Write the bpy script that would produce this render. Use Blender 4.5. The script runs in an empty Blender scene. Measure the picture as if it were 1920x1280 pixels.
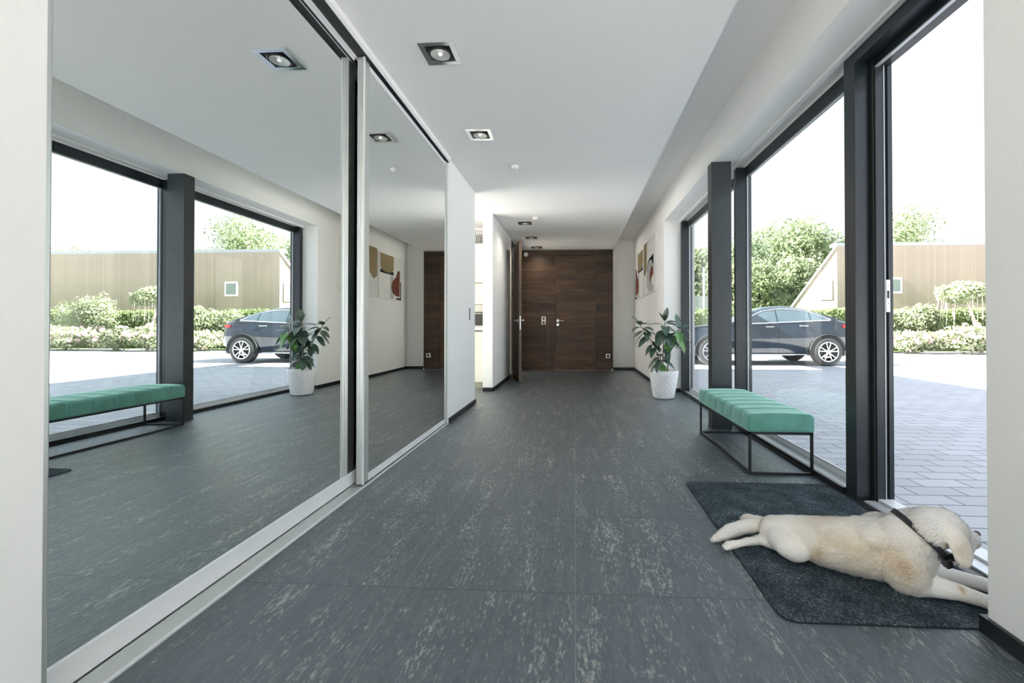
import bpy, bmesh, math, random
import numpy as np
from mathutils import Vector, Matrix, noise as mnoise
PI = math.pi
SC = bpy.context.scene
COL = SC.collection

# ------------------------------------------------------------------ camera
F, CX, CY, YAW, PITCH = 810.3, 1031.5, 605.2, 0.05822, 0.00831
cd = bpy.data.cameras.new('camera'); cam = bpy.data.objects.new('camera', cd); COL.objects.link(cam)
cam.location = (0, 0, 0.91)
cam.rotation_euler = (PI / 2 + PITCH, 0, YAW)
cd.sensor_width = 36.0; cd.lens = F * 36.0 / 1920
cd.shift_x = -(CX - 960) / 1920.0
cd.shift_y = -(640 - CY) / 1920.0
cd.clip_start = 0.05; cd.clip_end = 400
SC.camera = cam

# ------------------------------------------------------------------ light
SC.view_settings.view_transform = 'Standard'; SC.view_settings.look = 'None'
SC.view_settings.gamma = 1.0; SC.view_settings.exposure = 0.86
SC.view_settings.use_curve_mapping = False
W = bpy.data.worlds.new('world'); SC.world = W; W.use_nodes = True
wn, wl = W.node_tree.nodes, W.node_tree.links; wn.clear()
wo = wn.new('ShaderNodeOutputWorld'); wb = wn.new('ShaderNodeBackground')
tc = wn.new('ShaderNodeTexCoord'); sx = wn.new('ShaderNodeSeparateXYZ'); rp = wn.new('ShaderNodeValToRGB')
wl.new(tc.outputs['Generated'], sx.inputs[0]); wl.new(sx.outputs['Z'], rp.inputs[0])
rp.color_ramp.elements[0].position = 0.0; rp.color_ramp.elements[0].color = (0.82, 0.91, 1.0, 1)
rp.color_ramp.elements[1].position = 0.7; rp.color_ramp.elements[1].color = (0.70, 0.80, 0.93, 1)
nz = wn.new('ShaderNodeTexNoise'); nz.inputs['Scale'].default_value = 2.2; nz.inputs['Detail'].default_value = 5
wl.new(tc.outputs['Generated'], nz.inputs['Vector'])
nr = wn.new('ShaderNodeValToRGB'); nr.color_ramp.elements[0].position = 0.45; nr.color_ramp.elements[1].position = 0.75
nr.color_ramp.elements[1].color = (0.45, 0.45, 0.45, 1)
wl.new(nz.outputs['Fac'], nr.inputs[0])
wm = wn.new('ShaderNodeMix'); wm.data_type = 'RGBA'; wm.inputs[7].default_value = (0.93, 0.94, 0.95, 1)
wl.new(nr.outputs[0], wm.inputs[0]); wl.new(rp.outputs[0], wm.inputs[6]); wl.new(wm.outputs[2], wb.inputs['Color'])
wb.inputs['Strength'].default_value = 1.15
wl.new(wb.outputs[0], wo.inputs[0])
sd = bpy.data.lights.new('sun', 'SUN'); sd.energy = 34; sd.angle = math.radians(0.6); sd.color = (1.0, 0.95, 0.87)
sun = bpy.data.objects.new('sun', sd); COL.objects.link(sun)
sdir = Vector((-0.97, -0.012, 0.70)).normalized()          # towards the sun
sun.rotation_euler = sdir.to_track_quat('Z', 'Y').to_euler(); sun.location = (-20, -4, 15)

# ------------------------------------------------------------------ materials
def mat(name, col=(0.5, 0.5, 0.5), rough=0.5, metal=0.0, spec=0.5, coat=0.0, sheen=0.0):
    m = bpy.data.materials.new(name); m.use_nodes = True
    b = m.node_tree.nodes['Principled BSDF']
    b.inputs['Base Color'].default_value = (*col, 1); b.inputs['Roughness'].default_value = rough
    b.inputs['Metallic'].default_value = metal; b.inputs['Specular IOR Level'].default_value = spec
    b.inputs['Coat Weight'].default_value = coat; b.inputs['Sheen Weight'].default_value = sheen
    return m
class NT:
    def __init__(s, m): s.m = m; s.n = m.node_tree.nodes; s.l = m.node_tree.links; s.b = s.n['Principled BSDF']
    def add(s, t, **k):
        x = s.n.new(t)
        for a, v in k.items(): setattr(x, a, v)
        return x
    def link(s, a, b): s.l.new(a, b)
    def coord(s, scale=(1, 1, 1), which='Object', rot=(0, 0, 0)):
        t = s.add('ShaderNodeTexCoord'); mp = s.add('ShaderNodeMapping'); mp.inputs['Scale'].default_value = scale
        mp.inputs['Rotation'].default_value = rot
        s.link(t.outputs[which], mp.inputs[0]); return mp.outputs[0]
    def noise(s, vec, scale=5, detail=4, rough=0.55):
        x = s.add('ShaderNodeTexNoise'); x.inputs['Scale'].default_value = scale; x.inputs['Detail'].default_value = detail
        x.inputs['Roughness'].default_value = rough; s.link(vec, x.inputs['Vector']); return x.outputs['Fac']
    def ramp(s, fac, stops):
        r = s.add('ShaderNodeValToRGB'); e = r.color_ramp.elements
        while len(e) < len(stops): e.new(0.5)
        for q, (p, c) in zip(e, stops):
            q.position = p; q.color = (*c, 1) if len(c) == 3 else c
        s.link(fac, r.inputs[0]); return r.outputs[0]
    def mix(s, f, a, b, mode='MIX'):
        x = s.add('ShaderNodeMix', data_type='RGBA', blend_type=mode)
        for i, v in ((0, f), (6, a), (7, b)):
            if isinstance(v, (int, float)): x.inputs[i].default_value = v
            elif isinstance(v, tuple): x.inputs[i].default_value = (*v, 1)
            else: s.link(v, x.inputs[i])
        return x.outputs[2]
    def math(s, op, a, b=None, c=None):
        x = s.add('ShaderNodeMath', operation=op)
        for i, v in enumerate((a, b, c)):
            if v is None: continue
            if isinstance(v, (int, float)): x.inputs[i].default_value = v
            else: s.link(v, x.inputs[i])
        return x.outputs[0]
    def bump(s, h, strength=0.3, dist=0.01):
        x = s.add('ShaderNodeBump'); x.inputs['Strength'].default_value = strength; x.inputs['Distance'].default_value = dist
        s.link(h, x.inputs['Height']); s.link(x.outputs[0], s.b.inputs['Normal'])

def noisy(name, c1, c2, scale=20, rough=0.6, bump=0.0, dist=0.002, stretch=(1, 1, 1), **k):
    m = mat(name, c1, rough, **k); t = NT(m); v = t.coord(stretch); f = t.noise(v, scale)
    t.link(t.ramp(f, [(0.3, c1), (0.7, c2)]), t.b.inputs['Base Color'])
    if bump: t.bump(f, bump, dist)
    return m

M = {}
M['wall'] = noisy('wall_paint', (0.87, 0.865, 0.845), (0.89, 0.885, 0.865), 60, 0.75, 0.05, 0.001)
M['ceil'] = noisy('ceiling_paint', (0.86, 0.86, 0.86), (0.88, 0.88, 0.88), 40, 0.8, 0.03, 0.001)
M['black_base'] = mat('black_baseboard', (0.012, 0.014, 0.016), 0.35)
M['frame'] = noisy('dark_window_frame', (0.012, 0.018, 0.023), (0.016, 0.023, 0.028), 30, 0.30, spec=0.5)
M['column'] = noisy('dark_steel', (0.026, 0.033, 0.037), (0.036, 0.043, 0.047), 8, 0.33, spec=0.5)
M['alu'] = noisy('brushed_aluminium', (0.60, 0.62, 0.60), (0.68, 0.70, 0.68), 60, 0.38, metal=0.75, stretch=(30, 30, 1))
M['white_alu'] = mat('white_lacquered_aluminium', (0.80, 0.81, 0.82), 0.3)
M['sill'] = mat('pale_sill_metal', (0.62, 0.64, 0.66), 0.28, metal=0.3)
M['dark_slot'] = mat('dark_slot_shade', (0.02, 0.022, 0.025), 0.5)  # near-black stands in for the shade inside slots and gaps
M['mirror'] = mat('mirror_silver', (0.80, 0.835, 0.82), 0.0, metal=1.0)
M['chrome'] = mat('chrome', (0.85, 0.86, 0.87), 0.12, metal=1.0)
M['reflector'] = mat('satin_reflector', (0.90, 0.90, 0.88), 0.32, metal=0.6)
M['black_metal'] = mat('black_powder_metal', (0.010, 0.012, 0.013), 0.42)
M['black_plastic'] = mat('black_plastic', (0.012, 0.012, 0.014), 0.4)
M['white_plastic'] = mat('white_plastic', (0.82, 0.81, 0.77), 0.35)
M['steel'] = mat('satin_steel', (0.62, 0.62, 0.60), 0.3, metal=1.0)
M['cabinet'] = mat('cream_lacquer', (0.62, 0.60, 0.53), 0.45)
M['table_top'] = mat('pale_bounce_table', (0.46, 0.42, 0.36), 0.6)  # for the unseen tables added as sun bouncers
M['plinth'] = mat('olive_grey_plinth', (0.30, 0.30, 0.24), 0.5)

def glass(name, tint, ior=1.45):
    m = bpy.data.materials.new(name); m.use_nodes = True; n = m.node_tree.nodes; l = m.node_tree.links; n.clear()
    o = n.new('ShaderNodeOutputMaterial'); t = n.new('ShaderNodeBsdfTransparent'); g = n.new('ShaderNodeBsdfGlossy')
    f = n.new('ShaderNodeLayerWeight'); x = n.new('ShaderNodeMixShader'); pw = n.new('ShaderNodeMath'); pw.operation = 'POWER'; pw.inputs[1].default_value = 5
    ma = n.new('ShaderNodeMath'); ma.operation = 'MULTIPLY_ADD'; ma.inputs[1].default_value = 0.9; ma.inputs[2].default_value = 0.035
    t.inputs[0].default_value = (*tint, 1); g.inputs['Roughness'].default_value = 0.0
    l.new(f.outputs['Facing'], pw.inputs[0]); l.new(pw.outputs[0], ma.inputs[0]); l.new(ma.outputs[0], x.inputs[0]); l.new(t.outputs[0], x.inputs[1]); l.new(g.outputs[0], x.inputs[2]); l.new(x.outputs[0], o.inputs[0])
    return m
M['glass'] = glass('window_glass', (0.965, 0.985, 0.98), 1.35)

# floor tiles: dark slate stoneware with pale streaky flecks
def floor_mat():
    m = mat('slate_floor_tiles', (0.07, 0.08, 0.09), 0.36, spec=0.7, coat=1.0); t = NT(m)
    geo = t.add('ShaderNodeNewGeometry'); sp = t.add('ShaderNodeSeparateXYZ'); t.link(geo.outputs['Position'], sp.inputs[0])
    tx = t.math('DIVIDE', t.math('ADD', sp.outputs['X'], 60.0), 0.6); ty = t.math('DIVIDE', t.math('ADD', sp.outputs['Y'], 60.0 - 1.484), 0.6)
    cx_ = t.math('FLOOR', tx); cy_ = t.math('FLOOR', ty)
    cb = t.add('ShaderNodeCombineXYZ'); t.link(cx_, cb.inputs[0]); t.link(cy_, cb.inputs[1])
    wnz = t.add('ShaderNodeTexWhiteNoise', noise_dimensions='3D'); t.link(cb.outputs[0], wnz.inputs['Vector'])
    off = t.add('ShaderNodeVectorMath', operation='MULTIPLY_ADD'); off.inputs[1].default_value = (7, 7, 7)
    t.link(wnz.outputs['Color'], off.inputs[0]); t.link(geo.outputs['Position'], off.inputs[2])
    def stretched(v, sc):
        mp = t.add('ShaderNodeMapping'); mp.inputs['Scale'].default_value = sc; t.link(v, mp.inputs[0]); return mp.outputs[0]
    big = t.noise(stretched(off.outputs[0], (13.0, 2.0, 1)), 1.0, 4, 0.6)
    mid = t.noise(stretched(off.outputs[0], (110, 34, 1)), 1.0, 4, 0.65)
    fine = t.noise(stretched(off.outputs[0], (230, 110, 1)), 1.0, 4, 0.7)
    s1 = t.math('ADD', t.math('MULTIPLY', big, 0.55), t.math('MULTIPLY', mid, 0.80))
    s2 = t.math('ADD', s1, t.math('MULTIPLY', fine, 0.22))
    fleck = t.ramp(s2, [(0.840, (0, 0, 0)), (0.99, (1, 1, 1))])
    cloud = t.noise(off.outputs[0], 3.5, 4)
    base = t.ramp(cloud, [(0.3, (0.016, 0.033, 0.046)), (0.7, (0.034, 0.048, 0.060))])
    base = t.mix(t.math('MULTIPLY', fine, 0.5), base, (0.062, 0.090, 0.110))
    streak = t.noise(stretched(off.outputs[0], (48, 7, 1)), 1.0, 5, 0.7); base = t.mix(t.ramp(streak, [(0.42, (0, 0, 0)), (0.72, (0.7, 0.7, 0.7))]), base, (0.095, 0.115, 0.13))
    col = t.mix(t.math('MULTIPLY', fleck, 0.80), base, (0.46, 0.43, 0.375))
    # joints; lengthwise ones pale, reflected light mixed into their colour
    def joint(v, w):
        fr = t.math('FRACT', v); d = t.math('MINIMUM', fr, t.math('SUBTRACT', 1.0, fr)); return t.math('LESS_THAN', d, w)
    jx = joint(tx, 0.0030); jy = joint(ty, 0.0036)
    col = t.mix(jx, col, (0.14, 0.155, 0.16)); col = t.mix(jy, col, (0.006, 0.007, 0.008))
    t.link(col, t.b.inputs['Base Color'])
    rg = t.ramp(mid, [(0.3, (0.50, 0.50, 0.50)), (0.75, (0.34, 0.34, 0.34))]); t.link(rg, t.b.inputs['Roughness'])
    hgt = t.math('ADD', t.math('MULTIPLY', mid, 1.0), t.math('MULTIPLY', fine, 0.7))
    hgt = t.math('SUBTRACT', hgt, t.math('MULTIPLY', t.math('MAXIMUM', jx, jy), 1.2))
    t.b.inputs['Coat Roughness'].default_value = 0.27; t.b.inputs['Coat IOR'].default_value = 1.72; t.b.inputs['Coat Tint'].default_value = (0.90, 0.97, 1.0, 1); ridge = t.noise(stretched(off.outputs[0], (38, 9, 1)), 1.0, 4, 0.6); hgt = t.math('ADD', hgt, t.math('MULTIPLY', ridge, 1.3)); t.bump(hgt, 1.0, 0.0045)
    t.link(t.b.inputs['Normal'].links[0].from_socket, t.b.inputs['Coat Normal'])
    return m
M['floor'] = floor_mat()

def wood_mat(name, dark, light, stretch, sc=1.0, rough=0.45):
    m = mat(name, dark, rough, spec=0.35); t = NT(m); v = t.coord(stretch)
    a = t.noise(v, sc, 8, 0.7); v2 = t.coord(tuple(k * 0.12 for k in stretch)); b = t.noise(v2, sc * 1.3, 3)
    c = t.ramp(a, [(0.28, dark), (0.52, tuple((x + y) / 2 for x, y in zip(dark, light))), (0.75, light)])
    c = t.mix(t.ramp(b, [(0.35, (0, 0, 0)), (0.7, (0.75, 0.75, 0.75))]), c, tuple(x * 0.35 for x in dark))
    t.link(c, t.b.inputs['Base Color']); t.bump(a, 0.15, 0.002); return m
M['wood'] = wood_mat('dark_stained_oak', (0.020, 0.0125, 0.009), (0.135, 0.075, 0.040), (3.0, 3.0, 42.0))
M['wood_door'] = wood_mat('dark_stained_oak_door', (0.026, 0.015, 0.010), (0.185, 0.100, 0.050), (2.6, 2.6, 36.0))
M['wood_edge'] = wood_mat('oak_door_edge', (0.09, 0.06, 0.04), (0.26, 0.19, 0.13), (30, 30, 3.0))

def velvet():
    m = mat('green_velvet', (0.10, 0.33, 0.27), 0.7, sheen=0.9); t = NT(m)
    f = t.noise(t.coord(), 7, 5, 0.6); t.link(t.ramp(f, [(0.3, (0.085, 0.275, 0.22)), (0.7, (0.15, 0.41, 0.335))]), t.b.inputs['Base Color'])
    t.b.inputs['Sheen Weight'].default_value = 1.0; t.b.inputs['Sheen Roughness'].default_value = 0.45; t.b.inputs['Sheen Tint'].default_value = (0.62, 0.95, 0.84, 1)
    t.bump(t.noise(t.coord(), 250, 3), 0.15, 0.001); return m
M['velvet'] = velvet()
def felt():
    m = mat('charcoal_felt_mat', (0.03, 0.035, 0.04), 0.95, spec=0.15); t = NT(m)
    v1 = t.coord((60, 260, 1), rot=(0, 0, 0.6)); v2 = t.coord((260, 60, 1), rot=(0, 0, 0.5)); v3 = t.coord((200, 50, 1), rot=(0, 0, -0.7))
    a = t.noise(v1, 1, 3, 0.7); b = t.noise(v2, 1, 3, 0.7); d = t.noise(v3, 1, 3, 0.7)
    mx = t.math('MAXIMUM', t.math('MAXIMUM', a, b), d); big = t.noise(t.coord(), 9, 4)
    s = t.math('ADD', mx, t.math('MULTIPLY', big, 0.25))
    t.link(t.ramp(s, [(0.60, (0.014, 0.021, 0.028)), (0.73, (0.060, 0.082, 0.098)), (0.86, (0.32, 0.38, 0.42))]), t.b.inputs['Base Color'])
    t.bump(s, 0.8, 0.006); return m
M['felt'] = felt()
def fur():
    m = mat('cream_fur', (0.7, 0.62, 0.5), 0.75, spec=0.2, sheen=0.25); t = NT(m)
    at = t.add('ShaderNodeAttribute', attribute_name='fur_tone')
    c = t.ramp(at.outputs['Fac'], [(0.0, (0.96, 0.945, 0.91)), (0.40, (0.91, 0.84, 0.73)), (0.75, (0.74, 0.60, 0.43)), (1.0, (0.50, 0.33, 0.19))])
    t.link(c, t.b.inputs['Base Color']); return m
M['fur'] = fur()
M['nose'] = mat('dark_nose', (0.06, 0.035, 0.03), 0.35)
M['strap'] = noisy('black_webbing', (0.01, 0.011, 0.013), (0.03, 0.032, 0.036), 120, 0.6)

# plant
def leafm(name, c1, c2, rough=0.35):
    m = noisy(name, c1, c2, 18, rough, coat=0.15); return m
M['leaf'] = leafm('dark_ficus_leaf', (0.040, 0.082, 0.062), (0.085, 0.140, 0.095), 0.30)
M['leaf_new'] = leafm('fresh_green_leaf', (0.10, 0.24, 0.06), (0.15, 0.33, 0.09), 0.38)
M['stem'] = noisy('brown_green_stem', (0.16, 0.13, 0.08), (0.26, 0.22, 0.14), 60, 0.7)
def potmat():
    m = mat('white_ceramic', (0.86, 0.86, 0.86), 0.32); return m
M['pot'] = potmat()
M['soil'] = noisy('dark_soil', (0.03, 0.02, 0.014), (0.07, 0.05, 0.035), 60, 0.95, 0.8, 0.01)

# outdoors
def pavers():
    m = mat('grey_clinker_paving', (0.5, 0.5, 0.52), 0.7); t = NT(m)
    geo = t.add('ShaderNodeNewGeometry'); br = t.add('ShaderNodeTexBrick'); t.link(geo.outputs['Position'], br.inputs['Vector'])
    br.inputs['Scale'].default_value = 1.0; br.inputs['Brick Width'].default_value = 0.27; br.inputs['Row Height'].default_value = 0.132
    br.inputs['Mortar Size'].default_value = 0.0045; br.inputs['Mortar Smooth'].default_value = 0.3; br.inputs['Bias'].default_value = 0
    br.inputs['Color1'].default_value = (0.44, 0.45, 0.48, 1); br.inputs['Color2'].default_value = (0.53, 0.54, 0.58, 1)
    br.inputs['Mortar'].default_value = (0.07, 0.075, 0.085, 1)
    f = t.noise(geo.outputs['Position'], 60, 4); c = t.mix(t.math('MULTIPLY', f, 0.25), br.outputs['Color'], (0.38, 0.37, 0.38))
    t.link(c, t.b.inputs['Base Color']); t.bump(t.math('SUBTRACT', f, t.math('MULTIPLY', br.outputs['Fac'], 1.0)), 0.35, 0.006); return m
M['paving'] = pavers()
def cladding(name, c1, c2):
    m = mat(name, c1, 0.8, spec=0.2); t = NT(m)
    geo = t.add('ShaderNodeTexCoord'); sp = t.add('ShaderNodeSeparateXYZ'); t.link(geo.outputs['Object'], sp.inputs[0])
    u = t.math('ADD', sp.outputs['X'], sp.outputs['Y'])
    bd = t.math('FLOOR', t.math('DIVIDE', u, 0.14)); wn_ = t.add('ShaderNodeTexWhiteNoise', noise_dimensions='1D'); t.link(bd, wn_.inputs['W'])
    fr = t.math('FRACT', t.math('DIVIDE', u, 0.14)); gap = t.math('LESS_THAN', fr, 0.07)
    c = t.mix(wn_.outputs['Value'], c1, c2); c = t.mix(t.math('MULTIPLY', gap, 0.6), c, tuple(x * 0.55 for x in c1)); t.link(c, t.b.inputs['Base Color']); return m
M['clad'] = cladding('pale_timber_cladding', (0.37, 0.305, 0.25), (0.405, 0.335, 0.275))
M['terrace'] = noisy('pale_bounce_terrace', (0.70, 0.69, 0.66), (0.76, 0.75, 0.72), 3, 0.8)  # high albedo for the unseen terraces added to bounce sunlight
M['fascia'] = mat('pale_roof_fascia', (0.36, 0.38, 0.40), 0.6)
M['winwhite'] = mat('white_window_frame', (0.85, 0.86, 0.86), 0.4)
M['dark_glass'] = mat('reflective_pane', (0.20, 0.25, 0.22), 0.05, spec=0.9)
def foliage(name, c1, c2, sc=1.2):
    m = mat(name, c1, 0.6, spec=0.3); t = NT(m); f = t.noise(t.coord(), sc, 5, 0.7)
    t.link(t.ramp(f, [(0.3, c1), (0.7, c2)]), t.b.inputs['Base Color'])
    tr = t.add('ShaderNodeBsdfTranslucent'); t.link(t.ramp(f, [(0.3, c1), (0.7, c2)]), tr.inputs[0])
    mx = t.add('ShaderNodeMixShader'); mx.inputs[0].default_value = 0.55; out = t.n['Material Output']
    t.link(t.b.outputs[0], mx.inputs[1]); t.link(tr.outputs[0], mx.inputs[2]); t.link(mx.outputs[0], out.inputs[0]); return m
M['tree_leaf'] = foliage('tree_leaves', (0.21, 0.27, 0.15), (0.35, 0.40, 0.26), 0.9)
M['tree_leaf2'] = foliage('darker_tree_leaves', (0.17, 0.23, 0.14), (0.29, 0.35, 0.23), 0.9)
M['hedge_leaf'] = foliage('hedge_leaves', (0.14, 0.20, 0.08), (0.27, 0.32, 0.17), 1.6)
M['shrub_leaf'] = foliage('shrub_leaves', (0.22, 0.27, 0.15), (0.38, 0.42, 0.28), 2.5)
M['petal'] = foliage('pale_pink_petals', (0.62, 0.42, 0.44), (0.72, 0.62, 0.60), 3)
M['petal_w'] = foliage('white_petals', (0.60, 0.62, 0.55), (0.72, 0.70, 0.66), 3)
M['bark'] = noisy('pale_bark', (0.42, 0.36, 0.30), (0.60, 0.53, 0.46), 30, 0.9)
M['grass'] = noisy('lawn_grass', (0.14, 0.22, 0.06), (0.22, 0.28, 0.11), 6, 0.9)
# car
M['car_paint'] = mat('black_blue_car_paint', (0.010, 0.018, 0.030), 0.10, metal=0.0, spec=0.5, coat=0.8)
M['car_glass'] = mat('tinted_car_glass', (0.05, 0.075, 0.09), 0.03, spec=1.0, coat=1.0)
M['tyre'] = mat('rubber_tyre', (0.055, 0.057, 0.06), 0.75)
M['rim'] = mat('silver_alloy', (0.75, 0.76, 0.77), 0.25, metal=0.9)
M['arch'] = mat('black_wheel_arch', (0.012, 0.012, 0.013), 0.8)
M['cladgrey'] = mat('dark_grey_body_cladding', (0.02, 0.021, 0.023), 0.8)
M['tail_red'] = mat('red_tail_lamp', (0.55, 0.03, 0.03), 0.15)
M['art_white'] = mat('canvas_white', (0.80, 0.79, 0.76), 0.8)
M['art_olive'] = mat('olive_ochre_paint', (0.30, 0.235, 0.12), 0.8)
M['art_black'] = mat('black_paint', (0.02, 0.022, 0.024), 0.8)
M['art_brown'] = mat('russet_paint', (0.20, 0.055, 0.030), 0.8)
M['art_grey'] = mat('pale_grey_paint', (0.46, 0.49, 0.49), 0.8)
M['oven_glass'] = mat('oven_dark_glass', (0.02, 0.022, 0.022), 0.08, spec=0.8)
def lamp_mat():
    m = mat('lamp_emitter', (0.9, 0.9, 0.88), 0.3); m.node_tree.nodes['Principled BSDF'].inputs['Emission Color'].default_value = (1, 0.95, 0.85, 1)
    m.node_tree.nodes['Principled BSDF'].inputs['Emission Strength'].default_value = 0.25; return m
M['bulb'] = lamp_mat()

# ------------------------------------------------------------------ mesh helpers
class MB:
    def __init__(s): s.v = []; s.f = []
    def box(s, a, b):
        n = len(s.v); (x0, y0, z0), (x1, y1, z1) = a, b
        x0, x1 = sorted((x0, x1)); y0, y1 = sorted((y0, y1)); z0, z1 = sorted((z0, z1))
        s.v += [(x0, y0, z0), (x1, y0, z0), (x1, y1, z0), (x0, y1, z0), (x0, y0, z1), (x1, y0, z1), (x1, y1, z1), (x0, y1, z1)]
        s.f += [tuple(n + i for i in q) for q in ((0, 3, 2, 1), (4, 5, 6, 7), (0, 1, 5, 4), (1, 2, 6, 5), (2, 3, 7, 6), (3, 0, 4, 7))]; return s
    def obox(s, c, u, v, w):                    # oriented box: centre, three half-extent vectors
        n = len(s.v); c, u, v, w = map(Vector, (c, u, v, w))
        for k in (-1, 1):
            for (i, j) in ((-1, -1), (1, -1), (1, 1), (-1, 1)): s.v.append(tuple(c + u * i + v * j + w * k))
        s.f += [tuple(n + i for i in q) for q in ((0, 3, 2, 1), (4, 5, 6, 7), (0, 1, 5, 4), (1, 2, 6, 5), (2, 3, 7, 6), (3, 0, 4, 7))]; return s
    def tube(s, pts, r, n=8, cap=True):
        pts = [Vector(p) for p in pts]; rs = r if isinstance(r, (list, tuple)) else [r] * len(pts); base = len(s.v); up = None
        for i, p in enumerate(pts):
            d = (pts[min(i + 1, len(pts) - 1)] - pts[max(i - 1, 0)]).normalized()
            if up is None: up = Vector((0, 0, 1)) if abs(d.z) < 0.9 else Vector((1, 0, 0))
            a = d.cross(up).normalized(); b = a.cross(d).normalized(); up = b
            for k in range(n):
                t = 2 * PI * k / n; s.v.append(tuple(p + (a * math.cos(t) + b * math.sin(t)) * rs[i]))
        for i in range(len(pts) - 1):
            for k in range(n):
                q = base + i * n + k; q2 = base + i * n + (k + 1) % n; s.f.append((q, q2, q2 + n, q + n))
        if cap: s.f.append(tuple(base + k for k in range(n))[::-1]); s.f.append(tuple(base + (len(pts) - 1) * n + k for k in range(n)))
        return s
    def lathe(s, prof, c, axis='Z', n=32, closed=False):
        base = len(s.v); c = Vector(c)
        for (r, z) in prof:
            for k in range(n):
                t = 2 * PI * k / n; x, y = r * math.cos(t), r * math.sin(t)
                s.v.append(tuple(c + (Vector((x, y, z)) if axis == 'Z' else Vector((x, z, y)) if axis == 'Y' else Vector((z, x, y)))))
        m = len(prof)
        for i in range(m - 1 + (1 if closed else 0)):
            for k in range(n):
                a = base + i * n + k; b = base + i * n + (k + 1) % n; i2 = (i + 1) % m; s.f.append((a, b, base + i2 * n + (k + 1) % n, base + i2 * n + k))
        if not closed:
            s.f.append(tuple(base + k for k in range(n))[::-1]); s.f.append(tuple(base + (m - 1) * n + k for k in range(n)))
        return s
    def prism(s, poly, d):                      # polygon of 3-D points extruded by vector d
        n = len(s.v); m = len(poly); d = Vector(d)
        s.v += [tuple(p) for p in poly] + [tuple(Vector(p) + d) for p in poly]
        s.f.append(tuple(n + i for i in range(m))[::-1]); s.f.append(tuple(n + m + i for i in range(m)))
        for i in range(m): j = (i + 1) % m; s.f.append((n + i, n + j, n + m + j, n + m + i))
        return s
    def add(s, vs, fs):
        n = len(s.v); s.v += [tuple(v) for v in vs]; s.f += [tuple(n + i for i in f) for f in fs]; return s
    def build(s, name, m, parent=None, smooth=False, bevel=0.0, label=None, origin=None, subsurf=0):
        me = bpy.data.meshes.new(name)
        if parent is not None: o0 = Vector(parent['_o']) if '_o' in parent else Vector(parent.location)
        elif origin is not None: o0 = Vector(origin)
        else:
            a = np.array(s.v); o0 = Vector(((a[:, 0].min() + a[:, 0].max()) / 2, (a[:, 1].min() + a[:, 1].max()) / 2, a[:, 2].min()))
            if name in ('floor', 'ceiling', 'ground') or name.startswith('wall_'): o0 = Vector((0, 0, 0))
        me.from_pydata([tuple(Vector(v) - o0) for v in s.v], [], s.f)
        bm = bmesh.new(); bm.from_mesh(me); bmesh.ops.recalc_face_normals(bm, faces=bm.faces); bm.to_mesh(me); bm.free()
        me.materials.append(m)
        o = bpy.data.objects.new(name, me); COL.objects.link(o)
        if smooth:
            for p in me.polygons: p.use_smooth = True
        if parent is not None: o.parent = parent
        else: o.location = o0
        ORI[o.name] = o0
        if bevel:
            b = o.modifiers.new('bevel', 'BEVEL'); b.width = bevel; b.segments = 2; b.limit_method = 'ANGLE'; b.angle_limit = math.radians(40)
        if subsurf:
            q = o.modifiers.new('sub', 'SUBSURF'); q.levels = subsurf; q.render_levels = subsurf
        if label: o['label'] = label
        return o
ORI = {}
_build = MB.build
def build(s, name, m, parent=None, **k):
    if parent is not None: parent_o = ORI[parent.name]
    if parent is not None:
        class P: pass
        # child vertices are kept relative to the top-level thing's origin, child transform stays identity
        fake = {'_o': tuple(parent_o)}
        o = _build(s, name, m, None, origin=parent_o, **{a: b for a, b in k.items() if a != 'origin'})
        o.location = (0, 0, 0); o.parent = parent; ORI[o.name] = parent_o; return o
    return _build(s, name, m, None, **k)
MB.build = build
def thing(name, label, cat, loc=(0, 0, 0), group=None, kind=None):
    o = bpy.data.objects.new(name, None); COL.objects.link(o); o.location = loc; o.empty_display_size = 0.1
    ORI[o.name] = Vector(loc); return tag(o, label, cat, group, kind)
def tag(o, label, cat, group=None, kind=None):
    o['label'] = label; o['category'] = cat
    if group: o['group'] = group
    if kind: o['kind'] = kind
    return o
def struct(o, label, cat): return tag(o, label, cat, kind='structure')
def copy_tree(o, loc, label=None, parent=None):
    c = o.copy(); COL.objects.link(c)
    if parent is None: c.location = loc
    else: c.parent = parent
    if label: c['label'] = label
    for ch in list(o.children): copy_tree(ch, None, None, c)
    return c
def frame_yz(mb, x0, x1, y0, y1, z0, z1, w):           # rectangular frame lying in a y-z plane
    mb.box((x0, y0, z0), (x1, y1, z0 + w)); mb.box((x0, y0, z1 - w), (x1, y1, z1)); mb.box((x0, y0, z0 + w), (x1, y0 + w, z1 - w)); mb.box((x0, y1 - w, z0 + w), (x1, y1, z1 - w))
# ================================================================== SETTING
YB, YE = -2.3, 9.2           # rear opening, back wall
XK = -4.6                    # far wall of the kitchen
struct(MB().box((XK, YB, -0.12), (1.605, 9.6, 0)).build('floor', M['floor']), 'dark slate-look tiled floor with pale streaks running down the hallway', 'floor')
cb = MB()
cb.box((XK, YB, 2.5), (0.79, 9.6, 2.9)); cb.box((0.79, YB, 2.735), (1.24, 9.6, 2.9))
struct(cb.build('ceiling', M['ceil']), 'flat white ceiling dropping away to a raised strip along the window side', 'ceiling')
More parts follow.
